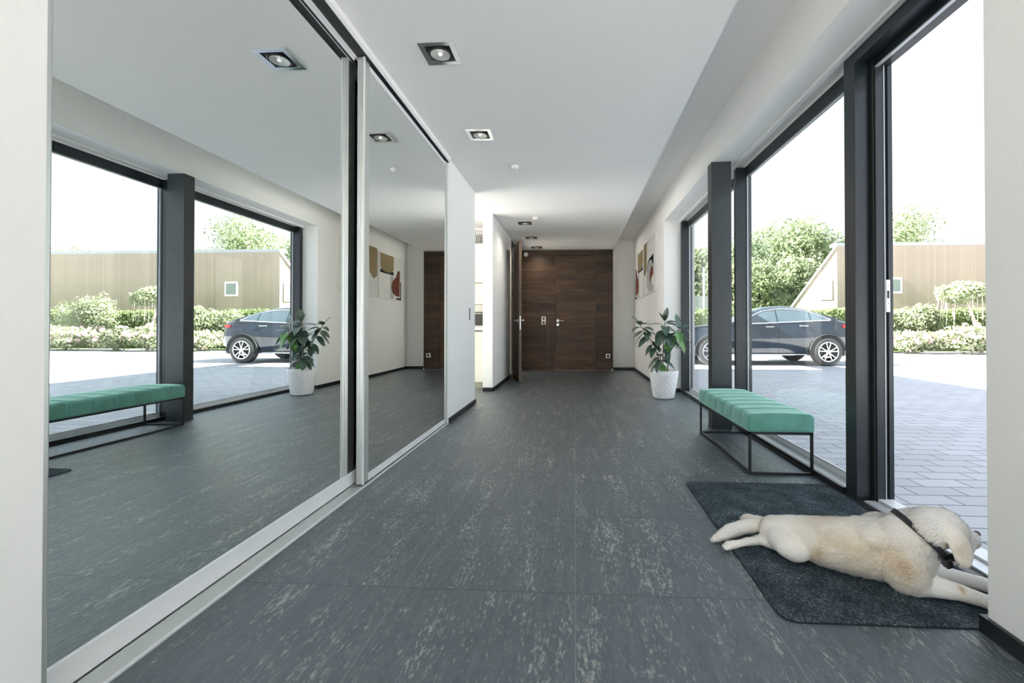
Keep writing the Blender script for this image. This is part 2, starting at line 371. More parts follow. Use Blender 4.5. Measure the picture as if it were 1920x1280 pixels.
# right wall: near pier, lintel, far pier
rb = MB(); rb.box((1.22, YB, 0), (1.66, 1.36, 2.9)); rb.box((1.24, 1.36, 2.385), (1.66, 6.13, 2.9)); rb.box((1.24, 6.13, 0), (1.66, 9.6, 2.9))
struct(rb.build('wall_right', M['wall']), 'white window-side wall with deep lintel over the glazing', 'wall')
struct(MB().box((1.66, YB, 2.62), (1.90, 12.6, 2.98)).build('trim_roof_edge', M['frame']), 'dark roof edge overhanging the glazed side outside', 'roof edge')
struct(MB().box((0.775, 9.2, 0), (1.24, 9.6, 2.735)).build('wall_back', M['wall']), 'narrow white wall right of the dark wood panelling', 'wall')
struct(MB().box((XK, 8.98, 0), (0.775, 9.6, 2.5)).build('wall_backing', M['wall']), 'wall carrying the dark wood panelling', 'wall')
# left side
lb = MB(); lb.box((-1.95, YB, 0), (-1.17, 0.888, 2.5))
struct(lb.build('wall_left', M['wall']), 'pale wall end at the extreme left, just before the mirror doors', 'wall')
struct(MB().box((-1.95, 4.0, 0), (-1.19, 5.07, 2.5)).build('wall_left', M['wall']), 'white wall between the mirror doors and the kitchen opening', 'wall')
struct(MB().box((-1.95, 0.888, 0), (-1.88, 4.0, 2.5)).build('wall_wardrobe', M['wall']), 'rear wall of the mirror-fronted wardrobe', 'wall')
struct(MB().box((-1.305, 6.04, 0), (-1.165, 7.80, 2.5)).build('wall_left', M['wall']), 'white wall between the kitchen opening and the open wooden door', 'wall')
struct(MB().box((XK, 2.2, 0), (-1.95, 2.4, 2.5)).build('wall_kitchen', M['wall']), 'hidden near wall of the kitchen', 'wall')
kw = MB(); kw.box((XK - .2, 2.2, 0), (XK, 2.5, 2.5)); kw.box((XK - .2, 6.8, 0), (XK, 7.3, 2.5)); kw.box((XK - .2, 9.4, 0), (XK, 9.6, 2.5)); kw.box((XK - .2, 2.5, 2.42), (XK, 9.4, 2.5))
struct(kw.build('wall_kitchen', M['wall']), 'outer kitchen wall with a wide terrace window opening', 'wall')
struct(MB().box((XK, 6.9, 0), (-1.305, 7.05, 2.5)).build('wall_kitchen', M['wall']), 'wall behind the kitchen cabinets', 'wall')
# baseboards
B = MB(); B.box((1.206, YB, 0), (1.22, 1.36, 0.05)); B.box((1.206, 1.36, 0), (1.46, 1.374, 0.05))
B.box((1.226, 6.116, 0), (1.46, 6.13, 0.05)); B.box((1.226, 6.13, 0), (1.24, 9.2, 0.05)); B.box((0.79, 9.186, 0), (1.24, 9.2, 0.05))
struct(B.build('baseboard_right', M['black_base']), 'thin black baseboard along the window-side wall', 'baseboard')
B = MB(); B.box((-1.19, 4.005, 0), (-1.176, 5.084, 0.05)); B.box((-1.95, 5.07, 0), (-1.176, 5.084, 0.05)); B.box((-1.305, 6.026, 0), (-1.151, 6.04, 0.05)); B.box((-1.165, 6.026, 0), (-1.151, 7.80, 0.05))
struct(B.build('baseboard_left', M['black_base']), 'thin black baseboard along the left white walls', 'baseboard')

# ---------------------------------------------------------------- glazing (right)
X0, X1 = 1.470, 1.600
def window(name, y0, y1, label):
    w = thing(name, label, 'window', (X0, (y0 + y1) / 2, 0), kind='structure')
    f = MB()
    f.box((X0 + 0.085, y0 + .0, 2.285), (X1, y1, 2.37)); f.build('head_frame', M['frame'], w)
    f = MB(); f.box((X0 - 0.016, y0 - .0, 0.0), (X0 + 0.006, y1, 0.035)); f.build('base_strip', M['black_base'], w)
    f = MB(); f.box((X0 + 0.006, y0, 0.0), (X1 - 0.03, y1, 0.022)); f.build('sill', M['sill'], w)
    f = MB(); f.box((X1 - 0.03, y0, 0.0), (X1, y1, 0.055)); f.build('bottom_rail', M['white_alu'], w)
    f = MB(); frame_yz(f, X1 - 0.032, X1 - 0.026, y0, y1, 0.055, 2.285, 0.012); f.build('glazing_bead', M['sill'], w)
    MB().box((X1 - 0.022, y0 + .004, 0.055), (X1 - 0.014, y1 - .004, 2.285)).build('pane', M['glass'], w)
    return w
window('window_1', 4.100, 6.06, 'far full-height window beyond the dark column')
window('window_2', 2.45, 4.05, 'full-height window behind the green bench')
def mull(name, y0, y1, label, strike=False):
    t = thing(name, label, 'window post', (X0, (y0 + y1) / 2, 0), kind='structure')
    MB().box((X0, y0 + .002, 0), (X0 + 0.10, y1, 2.37)).build('post', M['frame'], t, bevel=0.003)
    MB().box((X0 + 0.101, y0 + 0.004, 0), (X0 + 0.112, y1 - .004, 2.37)).build('bead', M['sill'], t)
    MB().box((X0 + 0.112, y0, 0), (X1 + .012, y1, 2.37)).build('outer_profile', M['frame'], t, bevel=0.003)
    return t
mull('trim_1', 4.05, 4.100, 'dark window post just behind the freestanding column')
mull('trim_2', 6.06, 6.13, 'dark window post at the far end of the glazing')
t = thing('trim_3', 'thick dark post between the bench window and the open glass door', 'window post', (X0, 2.4, 0), kind='structure')
MB().box((X0, 2.36, 0), (X0 + .075, 2.45, 2.37)).build('post', M['frame'], t, bevel=0.003)
MB().box((X0 + .075, 2.335, 0), (X0 + .082, 2.45, 2.37)).build('seam', M['dark_slot'], t)
MB().box((X0 + .082, 2.325, 0), (X0 + .122, 2.45, 2.37)).build('door_stop', M['frame'], t, bevel=0.002)
MB().box((X0 + .1225, 2.322, 0), (X0 + .126, 2.45, 2.34)).build('seal', M['sill'], t)
mbp = MB(); mbp.box((X0 + .126, 2.33, 0), (X1 + .04, 2.45, 2.34)); mbp.box((X0 + .140, 2.322, 0), (X0 + .150, 2.33, 2.34)); mbp.build('outer_profile', M['frame'], t, bevel=0.002)
sp = MB().box((X0 + .127, 2.3185, 0.985), (X0 + .146, 2.3215, 1.15)).build('strike_plate', M['steel'], t)
m_ = MB(); m_.box((X0 + .131, 2.3175, 1.055), (X0 + .142, 2.3183, 1.095)); m_.box((X0 + .135, 2.3175, 1.025), (X0 + .139, 2.3183, 1.03)); m_.box((X0 + .135, 2.3175, 1.12), (X0 + .139, 2.3183, 1.125)); m_.build('latch_slot', M['dark_slot'], sp)
# open doorway frame
t = thing('door_1', 'dark head frame and pale threshold of the open terrace doorway beside the dog', 'door frame', (X0, 1.85, 0), kind='structure')
MB().box((X0, 1.42, 2.30), (X0 + .08, 2.36, 2.37)).build('head_frame', M['frame'], t, bevel=0.002)
MB().box((X0 + .08, 1.42, 2.262), (X1 + .03, 2.36, 2.37)).build('head_rebate', M['frame'], t, bevel=0.002)
MB().box((X0 + .082, 1.42, 2.256), (X0 + .10, 2.33, 2.262)).build('head_seal', M['sill'], t)
MB().box((X0, 1.361, 0), (X1 + .03, 1.42, 2.37)).build('jamb', M['frame'], t, bevel=0.002)
MB().box((X0 - .03, 1.42, 0), (X0 + .02, 2.36, 0.004)).build('floor_strip', M['black_base'], t)
MB().box((X0 + .02, 1.42, 0), (X0 + .075, 2.33, 0.012)).build('threshold', M['sill'], t)
MB().box((X0 + .085, 1.42, 0), (X1 + .03, 2.33, 0.022)).build('threshold_bar', M['white_alu'], t)
# soffit of the window recess + pale track
m_ = MB(); m_.box((1.440, 1.37, 2.362), (1.454, 6.12, 2.3845)); m_.box((1.458, 1.37, 2.358), (1.469, 6.12, 2.3845))
struct(m_.build('trim_4', M['white_alu']), 'pale double track above the windows', 'curtain track')
# freestanding column
t = thing('column', 'freestanding dark steel column behind the green bench', 'column', (1.31, 3.99, 0))
MB().box((1.218, 3.935, 0), (1.392, 4.05, 2.384)).build('shaft', M['column'], t, bevel=0.003)
MB().box((1.214, 3.931, 0), (1.396, 4.054, 0.006)).build('base_plate', M['black_metal'], t)

# ---------------------------------------------------------------- mirror wardrobe (left)
struct(MB().box((-1.33, 0.888, 2.466), (-1.172, 4.0, 2.5)).build('trim_5', M['wall']), 'white fascia over the mirror doors', 'trim')
tr = thing('sliding_door_track', 'aluminium sliding track under the mirror doors', 'door track', (-1.25, 2.4, 0))
MB().box((-1.345, 0.895, 0), (-1.186, 4.0, 0.006)).build('track_plate', M['alu'], tr)
MB().box((-1.190, 0.895, 0.006), (-1.184, 4.0, 0.013)).build('outer_lip', M['white_alu'], tr)
MB().box((-1.258, 0.895, 0.006), (-1.254, 4.0, 0.012)).build('centre_rib', M['alu'], tr)
tt = thing('sliding_door_track', 'dark slotted ceiling track over the mirror doors', 'door track', (-1.25, 2.4, 2.43))
MB().box((-1.35, 0.92, 2.455), (-1.180, 4.0, 2.466)).build('channel', M['dark_slot'], tt)  # solid box coloured dark for the shaded gap in the track
m_ = MB(); m_.box((-1.252, 0.92, 2.438), (-1.248, 4.0, 2.455)); m_.box((-1.183, 0.92, 2.452), (-1.178, 4.0, 2.466)); m_.box((-1.261, .96, 2.425), (-1.255, 2.385, 2.455)); m_.build('fins', M['white_alu'], tt)
# near (rear-track) door
d = thing('sliding_mirror_door', 'near mirror door reflecting the bench and car', 'mirror door', (-1.28, 1.7, 0.014), group='sliding mirror doors')
MB().box((-1.276, 0.952, 0.086), (-1.268, 2.56, 2.425)).build('mirror', M['mirror'], d)
MB().box((-1.290, 0.952, 0.014), (-1.262, 2.56, 0.086)).build('bottom_rail', M['white_alu'], d, bevel=0.002)
MB().box((-1.290, 0.952, 2.425), (-1.262, 2.56, 2.436)).build('top_rail', M['dark_slot'], d)  # coloured dark for the shaded cavity over the near door
MB().box((-1.290, 0.894, 0.014), (-1.238, 0.952, 2.424)).build('stile', M['alu'], d, bevel=0.004)
# far (front-track) door
d = thing('sliding_mirror_door', 'far mirror door reflecting the paintings, in the front track', 'mirror door', (-1.22, 3.2, 0.014), group='sliding mirror doors')
MB().box((-1.214, 2.462, 0.055), (-1.208, 3.945, 2.41)).build('mirror', M['mirror'], d)
MB().box((-1.232, 2.462, 0.014), (-1.204, 3.945, 0.055)).build('bottom_rail', M['white_alu'], d, bevel=0.002)
MB().box((-1.232, 2.462, 2.41), (-1.204, 3.945, 2.44)).build('top_rail', M['white_alu'], d)
m_ = MB(); m_.box((-1.243, 2.39, 0.014), (-1.205, 2.462, 2.452)); s1 = m_.build('stile', M['alu'], d, bevel=0.003)
m_ = MB(); m_.box((-1.2245, 2.3885, 0.05), (-1.2225, 2.3897, 2.44)); m_.box((-1.2355, 2.3885, 0.014), (-1.2345, 2.3897, 2.44)); m_.build('groove', M['sill'], s1)
m_ = MB(); m_.box((-1.206, 2.388, 0.012), (-1.201, 2.40, 2.452)); m_.build('edge_trim', M['white_alu'], s1)
m_ = MB()
for z in (0.045, 0.085, 2.36): m_.lathe([(0.0045, -0.002), (0.0045, 0)], (-1.2185, 2.3885, z), 'Y', 12)
m_.build('screw_cap', M['sill'], s1)
MB().box((-1.243, 3.945, 0.014), (-1.203, 3.995, 2.452)).build('stile', M['alu'], d, bevel=0.003)
tag(MB().box((-1.19, 4.79, 0.985), (-1.186, 4.825, 1.115)).build('flush_pull', M['black_metal'], bevel=0.0018), 'small dark flush pull on the white wall beside the kitchen opening', 'handle')

# ---------------------------------------------------------------- back wall panelling
def panel(x0, x1, z0, z1, label, m=None):
    return tag(MB().box((x0 + .002, 8.93, z0), (x1 - .002, 8.98, z1)).build('wall_panel', m or M['wood'], bevel=0.002), label, 'wall panel', 'dark wood panels on the back wall')
panel(-1.17, -0.405, 0.012, 2.49, 'dark wood wall panel left of the closed door, carrying the switches')
panel(0.425, 0.775, 0.012, 2.49, 'narrow dark wood wall panel right of the closed door')
panel(-0.405, 0.425, 2.385, 2.49, 'low dark wood panel directly above the closed door')
d = thing('door_2', 'closed dark wood door in the back wall', 'door', (0, 8.94, 0), kind='structure')
MB().box((-0.40, 8.935, 0.015), (0.42, 8.975, 2.378)).build('leaf', M['wood_door'], d, bevel=0.003)
h = MB().box((-0.387, 8.925, 1.005), (-0.335, 8.935, 1.057)).build('rosette', M['steel'], d)
MB().tube([(-0.361, 8.925, 1.031), (-0.361, 8.885, 1.031), (-0.35, 8.878, 1.031), (-0.235, 8.878, 1.026)], 0.0095, 10).build('lever', M['steel'], h)
MB().box((-0.384, 8.925, 0.925), (-0.338, 8.935, 0.972)).build('lock_plate', M['steel'], d)
tag(MB().box((-0.570, 8.922, 0.02), (-0.560, 8.93, 1.235)).build('metal_strip', M['wood_edge']), 'thin upright strip on the panel left of the closed door', 'strip')
def wallplate(x0, x1, z0, z1, n, label, cat, name):
    t = thing(name, label, cat, ((x0 + x1) / 2, 8.93, z0))
    f = MB(); f.box((x0, 8.92, z0), (x1, 8.93, z1)); f.build('plate', M['white_plastic'], t, bevel=0.002)
    hh = (z1 - z0) / n
    for i in range(n): MB().box((x0 + .02, 8.916, z0 + hh * i + .016), (x1 - .02, 8.9195, z0 + hh * (i + 1) - .016)).build('insert', M['oven_glass'], t)
wallplate(-0.700, -0.612, 0.955, 1.115, 2, 'white-framed double switch left of the closed door', 'light switch', 'light_switch')
wallplate(0.625, 0.712, 0.262, 0.348, 1, 'white-framed socket low on the narrow right panel', 'power socket', 'power_socket')
t = thing('door_stop', 'small metal door stop on the floor at the right end of the wood wall', 'door stop', (0.755, 8.89, 0))
MB().lathe([(0.017, 0), (0.017, 0.006), (0.010, 0.008), (0.010, 0.03)], (0.755, 8.89, 0), n=16).build('post', M['steel'], t); MB().lathe([(0.015, 0.03), (0.016, 0.036), (0.013, 0.046)], (0.755, 8.89, 0), n=16).build('cap', M['white_plastic'], t)
tag(MB().lathe([(0.045, 0), (0.045, .02), (0.03, .045), (0.01, .05)][::-1], (-1.02, 8.93, 2.40), 'Y', 20).build('wall_sensor', M['white_plastic']), 'small white sensor dome high on the wood wall behind the open door', 'sensor').location.y -= 0.05
# open door on the left
t = thing('door_3', 'tall wood-framed doorway at the end of the left wall', 'door frame', (-1.2, 8.3, 0), kind='structure')
MB().box((-1.33, 7.80, 0), (-1.165, 7.88, 2.49)).build('jamb', M['wood_edge'], t, bevel=0.002)
MB().box((-1.33, 8.72, 0), (-1.165, 8.93, 2.49)).build('jamb', M['wood'], t)
MB().box((-1.33, 7.88, 2.30), (-1.165, 8.72, 2.49)).build('head', M['wood'], t)
hin = Vector((-1.105, 7.68, 0)); fre = Vector((-0.893, 6.98, 0)); u = (fre - hin); L_ = u.length; u.normalize(); nrm = Vector((u.y, -u.x, 0))
if nrm.x < 0: nrm = -nrm
d = thing('open_door', 'dark wood door standing open on the left with its edge towards the viewer', 'door', tuple(hin))
mid = (hin + fre) / 2
MB().obox(mid + Vector((0, 0, 1.155)), u * L_ / 2, nrm * .021, Vector((0, 0, 1.145))).build('leaf', M['wood'], d, bevel=0.002)
MB().obox(fre + u * .0015 + Vector((0, 0, 1.155)), u * .0015, nrm * .021, Vector((0, 0, 1.145))).build('leaf_edge', M['wood_edge'], d)
MB().obox(fre + u * .004 + Vector((0, 0, 0.97)), u * .0012, nrm * .010, Vector((0, 0, .11))).build('lock_face', M['steel'], d)
for s in (-1, 1):
    p = fre - u * .07 + Vector((0, 0, 1.01)); q = p + nrm * s * .021
    MB().obox(q + nrm * s * .004, u * .025, nrm * .004, Vector((0, 0, .025))).build('rosette', M['steel'], d)
    MB().tube([q, q + nrm * s * .045, q + nrm * s * .052 - u * .012, q + nrm * s * .052 - u * .12], 0.0095, 10).build('handle', M['steel'], d)
for z in (0.22, 1.45, 1.75, 2.0): MB().tube([hin + Vector((-.02, .0, z)), hin + Vector((-.02, .0, z + .10))], 0.013, 10).build('hinge', M['black_metal'], d)

# ---------------------------------------------------------------- kitchen glimpse
c_ = thing('tall_cabinet', 'tall cream kitchen cabinet seen through the gap in the left wall', 'cabinet', (-1.9, 6.5, 0))
MB().box((-2.6, 6.25, 0.10), (-1.315, 6.88, 0.845)).build('lower_body', M['cabinet'], c_)
MB().box((-2.6, 6.27, 0), (-1.315, 6.85, 0.10)).build('plinth', M['plinth'], c_)
MB().box((-2.6, 6.228, 0.105), (-1.32, 6.25, 0.83)).build('lower_door', M['cabinet'], c_, bevel=0.003)
MB().box((-2.6, 6.222, 0.86), (-1.315, 6.88, 0.90)).build('shelf', M['white_plastic'], c_)
MB().box((-2.6, 6.25, 0.838), (-1.315, 6.88, 0.86)).build('grip_shade', M['plinth'], c_)  # dark strip for the shade above the lower door
MB().box((-2.6, 6.25, 1.235), (-1.315, 6.88, 2.12)).build('upper_body', M['cabinet'], c_)
MB().box((-2.6, 6.228, 1.235), (-1.32, 6.25, 1.535)).build('upper_door', M['cabinet'], c_, bevel=0.003)
MB().box((-2.6, 6.228, 1.555), (-1.32, 6.25, 2.12)).build('upper_door', M['cabinet'], c_, bevel=0.003)
MB().box((-2.6, 6.246, 1.535), (-1.32, 6.25, 1.555)).build('grip_shade', M['plinth'], c_)  # dark strip drawn for the shadow line between the upper doors
MB().box((-2.6, 6.80, 0.90), (-1.315, 6.88, 1.235)).build('niche_back', M['plinth'], c_)
o_ = thing('built_in_oven', 'steel and black glass oven in the kitchen cabinet niche', 'oven', (-1.62, 6.5, 0.90))
MB().box((-1.92, 6.27, 0.902), (-1.33, 6.79, 1.23)).build('casing', M['steel'], o_)
MB().box((-1.91, 6.252, 0.925), (-1.335, 6.27, 1.09)).build('door', M['oven_glass'], o_, bevel=0.003)
MB().box((-1.91, 6.256, 1.10), (-1.335, 6.27, 1.125)).build('control_strip', M['wood_edge'], o_)
MB().tube([(-1.88, 6.24, 1.10), (-1.36, 6.24, 1.10)], 0.006, 8).build('handle', M['steel'], o_)
# unseen tables added in the side rooms to bounce sunlight into the hallway
for (x0, x1, y0, y1, lb_) in ((-4.35, -2.5, 3.1, 5.3, 'unseen kitchen table added by the terrace window to bounce sun towards the kitchen opening'), (-4.35, -2.5, 7.5, 8.8, 'unseen table added in the room behind the open wooden door to bounce sun')):
    t = thing('table', lb_, 'table', ((x0 + x1) / 2, (y0 + y1) / 2, 0)); MB().box((x0, y0, .71), (x1, y1, .75)).build('tabletop', M['table_top'], t, bevel=.004)
    for x in (x0 + .06, x1 - .12):
        for y in (y0 + .06, y1 - .12): MB().box((x, y, 0), (x + .06, y + .06, .71)).build('leg', M['white_plastic'], t)
# wire basket on the cabinets
wb_ = MB(); bc = Vector((-1.50, 6.45, 2.122))
def ringp(r, z, n=40, ph=0, amp=0): return [(bc.x + r * math.cos(2 * PI * k / n), bc.y + r * math.sin(2 * PI * k / n), bc.z + z + amp * math.sin(2 * PI * k / n * 10 + ph)) for k in range(n + 1)]
for r, z in ((0.12, 0.004), (0.14, 0.02), (0.15, 0.04)): wb_.tube(ringp(r, z), 0.003, 6)
for ph in (0, 2.1, 4.2):
    pts = []
    for k in range(241):
        a = 2 * PI * k / 240; zz = 0.125 + 0.085 * math.sin(12 * a + ph); r = 0.15 + zz * 0.14
        pts.append((bc.x + r * math.cos(a), bc.y + r * math.sin(a), bc.z + zz))
    wb_.tube(pts, 0.0024, 5)
tag(wb_.build('wire_basket', M['black_metal']), 'black wire basket on top of the tall kitchen cabinet', 'basket')

# ---------------------------------------------------------------- ceiling fittings
def downlight():
    t = thing('downlight', 'downlight', 'ceiling light', (0, 0, 2.5), group='recessed square downlights')
    f = MB(); z0, z1 = 2.492, 2.4999; a, b = .103, .072
    f.box((-a, -a, z0), (a, -b, z1)); f.box((-a, b, z0), (a, a, z1)); f.box((-a, -b, z0), (-b, b, z1)); f.box((b, -b, z0), (a, b, z1)); f.build('frame', M['chrome'], t, bevel=0.001)
    f = MB(); f.box((-b, -b, 2.4965), (b, b, 2.4995)); g = f.build('housing', M['black_plastic'], t)
    MB().lathe([(0.064, 2.4955), (0.066, 2.488), (0.058, 2.486), (0.056, 2.4955)], (0, 0, 0), n=40, closed=True).build('gimbal_ring', M['black_plastic'], t, smooth=True)
    # faceted reflector bowl, opening downwards
    prof = [(0.056, 2.487), (0.050, 2.4885), (0.040, 2.4905), (0.028, 2.4925), (0.016, 2.494), (0.010, 2.4945)]
    n = 28; mb = MB(); base = 0
    for (r, z) in prof:
        for k in range(n): mb.v.append(((r if k % 2 else r * .97) * math.cos(2 * PI * k / n), (r if k % 2 else r * .97) * math.sin(2 * PI * k / n), z - (0.0 if k % 2 else 0.0012)))
    for i in range(len(prof) - 1):
        for k in range(n): mb.f.append((i * n + k, i * n + (k + 1) % n, (i + 1) * n + (k + 1) % n, (i + 1) * n + k))
    mb.build('reflector', M['reflector'], t)
    mb = MB(); mb.lathe([(0.0115, 2.494), (0.0115, 2.487), (0.008, 2.4835)], (0, 0, 0), n=16); mb.build('capsule', M['bulb'], t, smooth=True)
    return t
for (x, y, e) in ((-0.770, 6.585, 13), (-0.785, 7.680, 13), (-0.775, 8.62, 13)):
    ld = bpy.data.lights.new('downlight_lamp', 'SPOT'); ld.energy = e; ld.spot_size = math.radians(150); ld.spot_blend = 1.0; ld.color = (1.0, 0.90, 0.76); ld.shadow_soft_size = 0.03
    lo = bpy.data.objects.new('downlight_lamp', ld); COL.objects.link(lo); lo.location = (x, y, 2.470)
dl = downlight(); dl.location = (-0.782, 2.457, 2.5); dl['label'] = 'square chrome downlight nearest the viewer, left of centre on the ceiling'
copy_tree(dl, (-0.785, 3.523, 2.5), 'second square downlight, between the nearest one and the round smoke detector')
copy_tree(dl, (-0.770, 6.585, 2.5), 'third square downlight, beside the white ceiling sensor')
copy_tree(dl, (-0.785, 7.680, 2.5), 'fourth square downlight, just past the white ceiling sensor')
copy_tree(dl, (-0.775, 8.62, 2.5), 'farthest square downlight, close to the wood wall')
def detector(x, y, label, name, r=.037):
    t = thing(name, label, 'smoke detector', (x, y, 2.5), group=None)
    MB().lathe([(r, 2.4995), (r, 2.488), (r * .93, 2.480)], (x, y, 0), n=28).build('base', M['white_plastic'], t)
    MB().lathe([(r * .8, 2.480), (r * .8, 2.474), (r * .62, 2.466), (r * .3, 2.464)], (x, y, 0), n=28).build('cover', M['white_plastic'], t)
detector(-0.597, 4.243, 'round cream smoke detector alone mid-ceiling', 'smoke_detector')
detector(-0.578, 6.28, 'small white round sensor next to the third downlight', 'smoke_detector', .050)
# ---------------------------------------------------------------- paintings on the right wall
def painting(y0, y1, z0, z1, label, shapes):
    t = thing('painting', label, 'painting', (1.24, (y0 + y1) / 2, z0), group='abstract canvases on the right wall')
    MB().box((1.212, y0, z0), (1.239, y1, z1)).build('canvas', M['art_white'], t, bevel=0.002)
    for i, (nm, m, pts) in enumerate(shapes):
        x = 1.2115 - 0.0006 * i
        poly = [(x, y0 + (y1 - y0) * u, z0 + (z1 - z0) * v) for u, v in pts]
        MB().prism(poly, (-0.0005, 0, 0)).build(nm, M[m], t)
def arc(cx_, cy_, rx, ry, a0, a1, n=14): return [(cx_ + rx * math.cos(math.radians(a0 + (a1 - a0) * k / n)), cy_ + ry * math.sin(math.radians(a0 + (a1 - a0) * k / n))) for k in range(n + 1)]
# u runs from the near edge (0) to the far edge (1)
painting(6.63, 7.73, 1.455, 2.35, 'nearer abstract canvas with ochre block, grey arch and russet shape', [
    ('ochre_block', 'art_olive', [(0.70, 0.99), (0.995, 0.99), (0.995, 0.42), (0.86, 0.36), (0.72, 0.48)]),
    ('black_arch', 'art_black', [(0.14, 0.66)] + [(0.14, 0.42)] + arc(0.42, 0.42, 0.28, 0.22, 180, 0) [::1]),
    ('grey_arch', 'art_grey', arc(0.42, 0.40, 0.26, 0.20, 180, 0) + [(0.68, 0.14), (0.50, 0.02), (0.16, 0.02)]),
    ('russet_shape', 'art_brown', [(0.15, 0.44), (0.30, 0.46), (0.42, 0.38), (0.44, 0.28), (0.36, 0.15), (0.30, 0.26), (0.15, 0.30)]),
    ('white_shape', 'art_white', arc(0.16, 0.21, 0.14, 0.09, -90, 90))])
painting(7.80, 8.84, 1.44, 2.31, 'farther abstract canvas with ochre dome and large russet leaf shape', [
    ('ochre_dome', 'art_olive', [(0.04, 0.985), (0.62, 0.985), (0.62, 0.72)] + arc(0.33, 0.72, 0.29, 0.13, 0, -180)),
    ('black_band', 'art_black', [(0.04, 0.56), (0.62, 0.56), (0.62, 0.62)] + arc(0.33, 0.715, 0.285, 0.125, -35, -145) + [(0.04, 0.62)]),
    ('grey_strip', 'art_grey', [(0.46, 0.02), (0.62, 0.02), (0.62, 0.54), (0.46, 0.54)]),
    ('russet_leaf', 'art_brown', [(0.86, 0.70), (0.80, 0.68), (0.72, 0.54), (0.56, 0.42), (0.50, 0.28), (0.56, 0.16), (0.70, 0.10), (0.90, 0.09), (0.90, 0.70)]),
    ('black_bar', 'art_black', [(0.93, 0.02), (0.97, 0.02), (0.97, 0.44), (0.93, 0.44)]),
    ('black_foot', 'art_black', [(0.74, 0.015), (0.97, 0.015), (0.97, 0.06), (0.74, 0.06)])])

# ---------------------------------------------------------------- bench
bx0, bx1, by0, by1 = 1.068, 1.452, 2.735, 3.790
bn = thing('bench', 'green velvet channelled bench on a black metal frame by the window', 'bench', ((bx0 + bx1) / 2, (by0 + by1) / 2, 0))
def cushion():
    # rounded slab with transverse stitched channels; parametrised ring (x-z) swept along y
    ring = []; hw = (bx1 - bx0) / 2 + .008; z0, z1 = 0.262, 0.372; r = 0.030; n = 7
    for (cx_, cz_, a0) in ((hw - r, z1 - r, 0), (-(hw - r), z1 - r, 90), (-(hw - r), z0 + .012, 180), (hw - r, z0 + .012, 270)):
        rr = r if cz_ > z0 + .02 else .012
        for k in range(n): a = math.radians(a0 + 90 * k / (n - 1)); ring.append([cx_ + (r - rr) * (1 if cx_ > 0 else -1) + rr * math.cos(a), cz_ + rr * math.sin(a)])
    # densify the top
    full = []
    for i in range(len(ring)):
        a, b = ring[i], ring[(i + 1) % len(ring)]; full.append(a); dd = math.dist(a, b); k = int(dd / .03)
        for q in range(1, k): full.append([a[0] + (b[0] - a[0]) * q / k, a[1] + (b[1] - a[1]) * q / k])
    yc0, yc1 = by0 - .012, by1 + .012; NS = 7; seams = [yc0 + (yc1 - yc0) * k / NS for k in range(1, NS)]
    ys = []; N = 140
    for k in range(N + 1): ys.append(yc0 + (yc1 - yc0) * k / N)
    V = []; Fc = []; m = len(full); zc = (z0 + z1) / 2
    for y in ys:
        e = min(y - yc0, yc1 - y); sc = 1.0
        if e < .028: sc = math.sqrt(max(0.0, 1 - ((.028 - e) / .028) ** 2)) * .06 + .94
        ds = min(abs(y - s) for s in seams); dent = 0.013 * math.exp(-(ds / .008) ** 2) - 0.004 * math.sin(PI * min(1, ds / .075))
        for (x, z) in full:
            up = max(0, min(1, (z - z0 - .02) / .03)); rr_ = 1 - dent / .09 * up
            zz = zc + (z - zc) * sc; top = max(0, (z - (z1 - .035)) / .035)
            mound = .008 * (1 - (x / hw) ** 2) * top
            V.append((1.26 + x * (1 - (1 - sc)) * (1 - dent * .05 * up / .01 * .1) - math.copysign(dent * up * .8, x) * (abs(x) > hw - .035), y, zz - dent * top + mound))
    for i in range(len(ys) - 1):
        for k in range(m): Fc.append((i * m + k, i * m + (k + 1) % m, (i + 1) * m + (k + 1) % m, (i + 1) * m + k))
    Fc.append(tuple(range(m))[::-1]); Fc.append(tuple((len(ys) - 1) * m + k for k in range(m)))
    return MB().add(V, Fc)
cu = cushion().build('cushion', M['velvet'], bn, smooth=True)
# piped seam round the near and far end
m_ = MB(); t_ = .014
m_.box((bx0, by0, .246), (bx1, by0 + t_, .262)); m_.box((bx0, by1 - t_, .246), (bx1, by1, .262)); m_.box((bx0, by0, .246), (bx0 + t_, by1, .262)); m_.box((bx1 - t_, by0, .246), (bx1, by1, .262)); m_.build('seat_frame', M['black_metal'], bn)
for (x, y) in ((bx0, by0), (bx1 - t_, by0), (bx0, by1 - t_), (bx1 - t_, by1 - t_)): MB().box((x, y, 0.0), (x + t_, y + t_, .246)).build('leg', M['black_metal'], bn)
for q in (((bx0 + t_, by0, 0), (bx1 - t_, by0 + t_, t_)), ((bx0 + t_, by1 - t_, 0), (bx1 - t_, by1, t_)), ((bx0, by0 + t_, 0), (bx0 + t_, by1 - t_, t_)), ((bx1 - t_, by0 + t_, 0), (bx1, by1 - t_, t_))): MB().box(*q).build('floor_rail', M['black_metal'], bn)

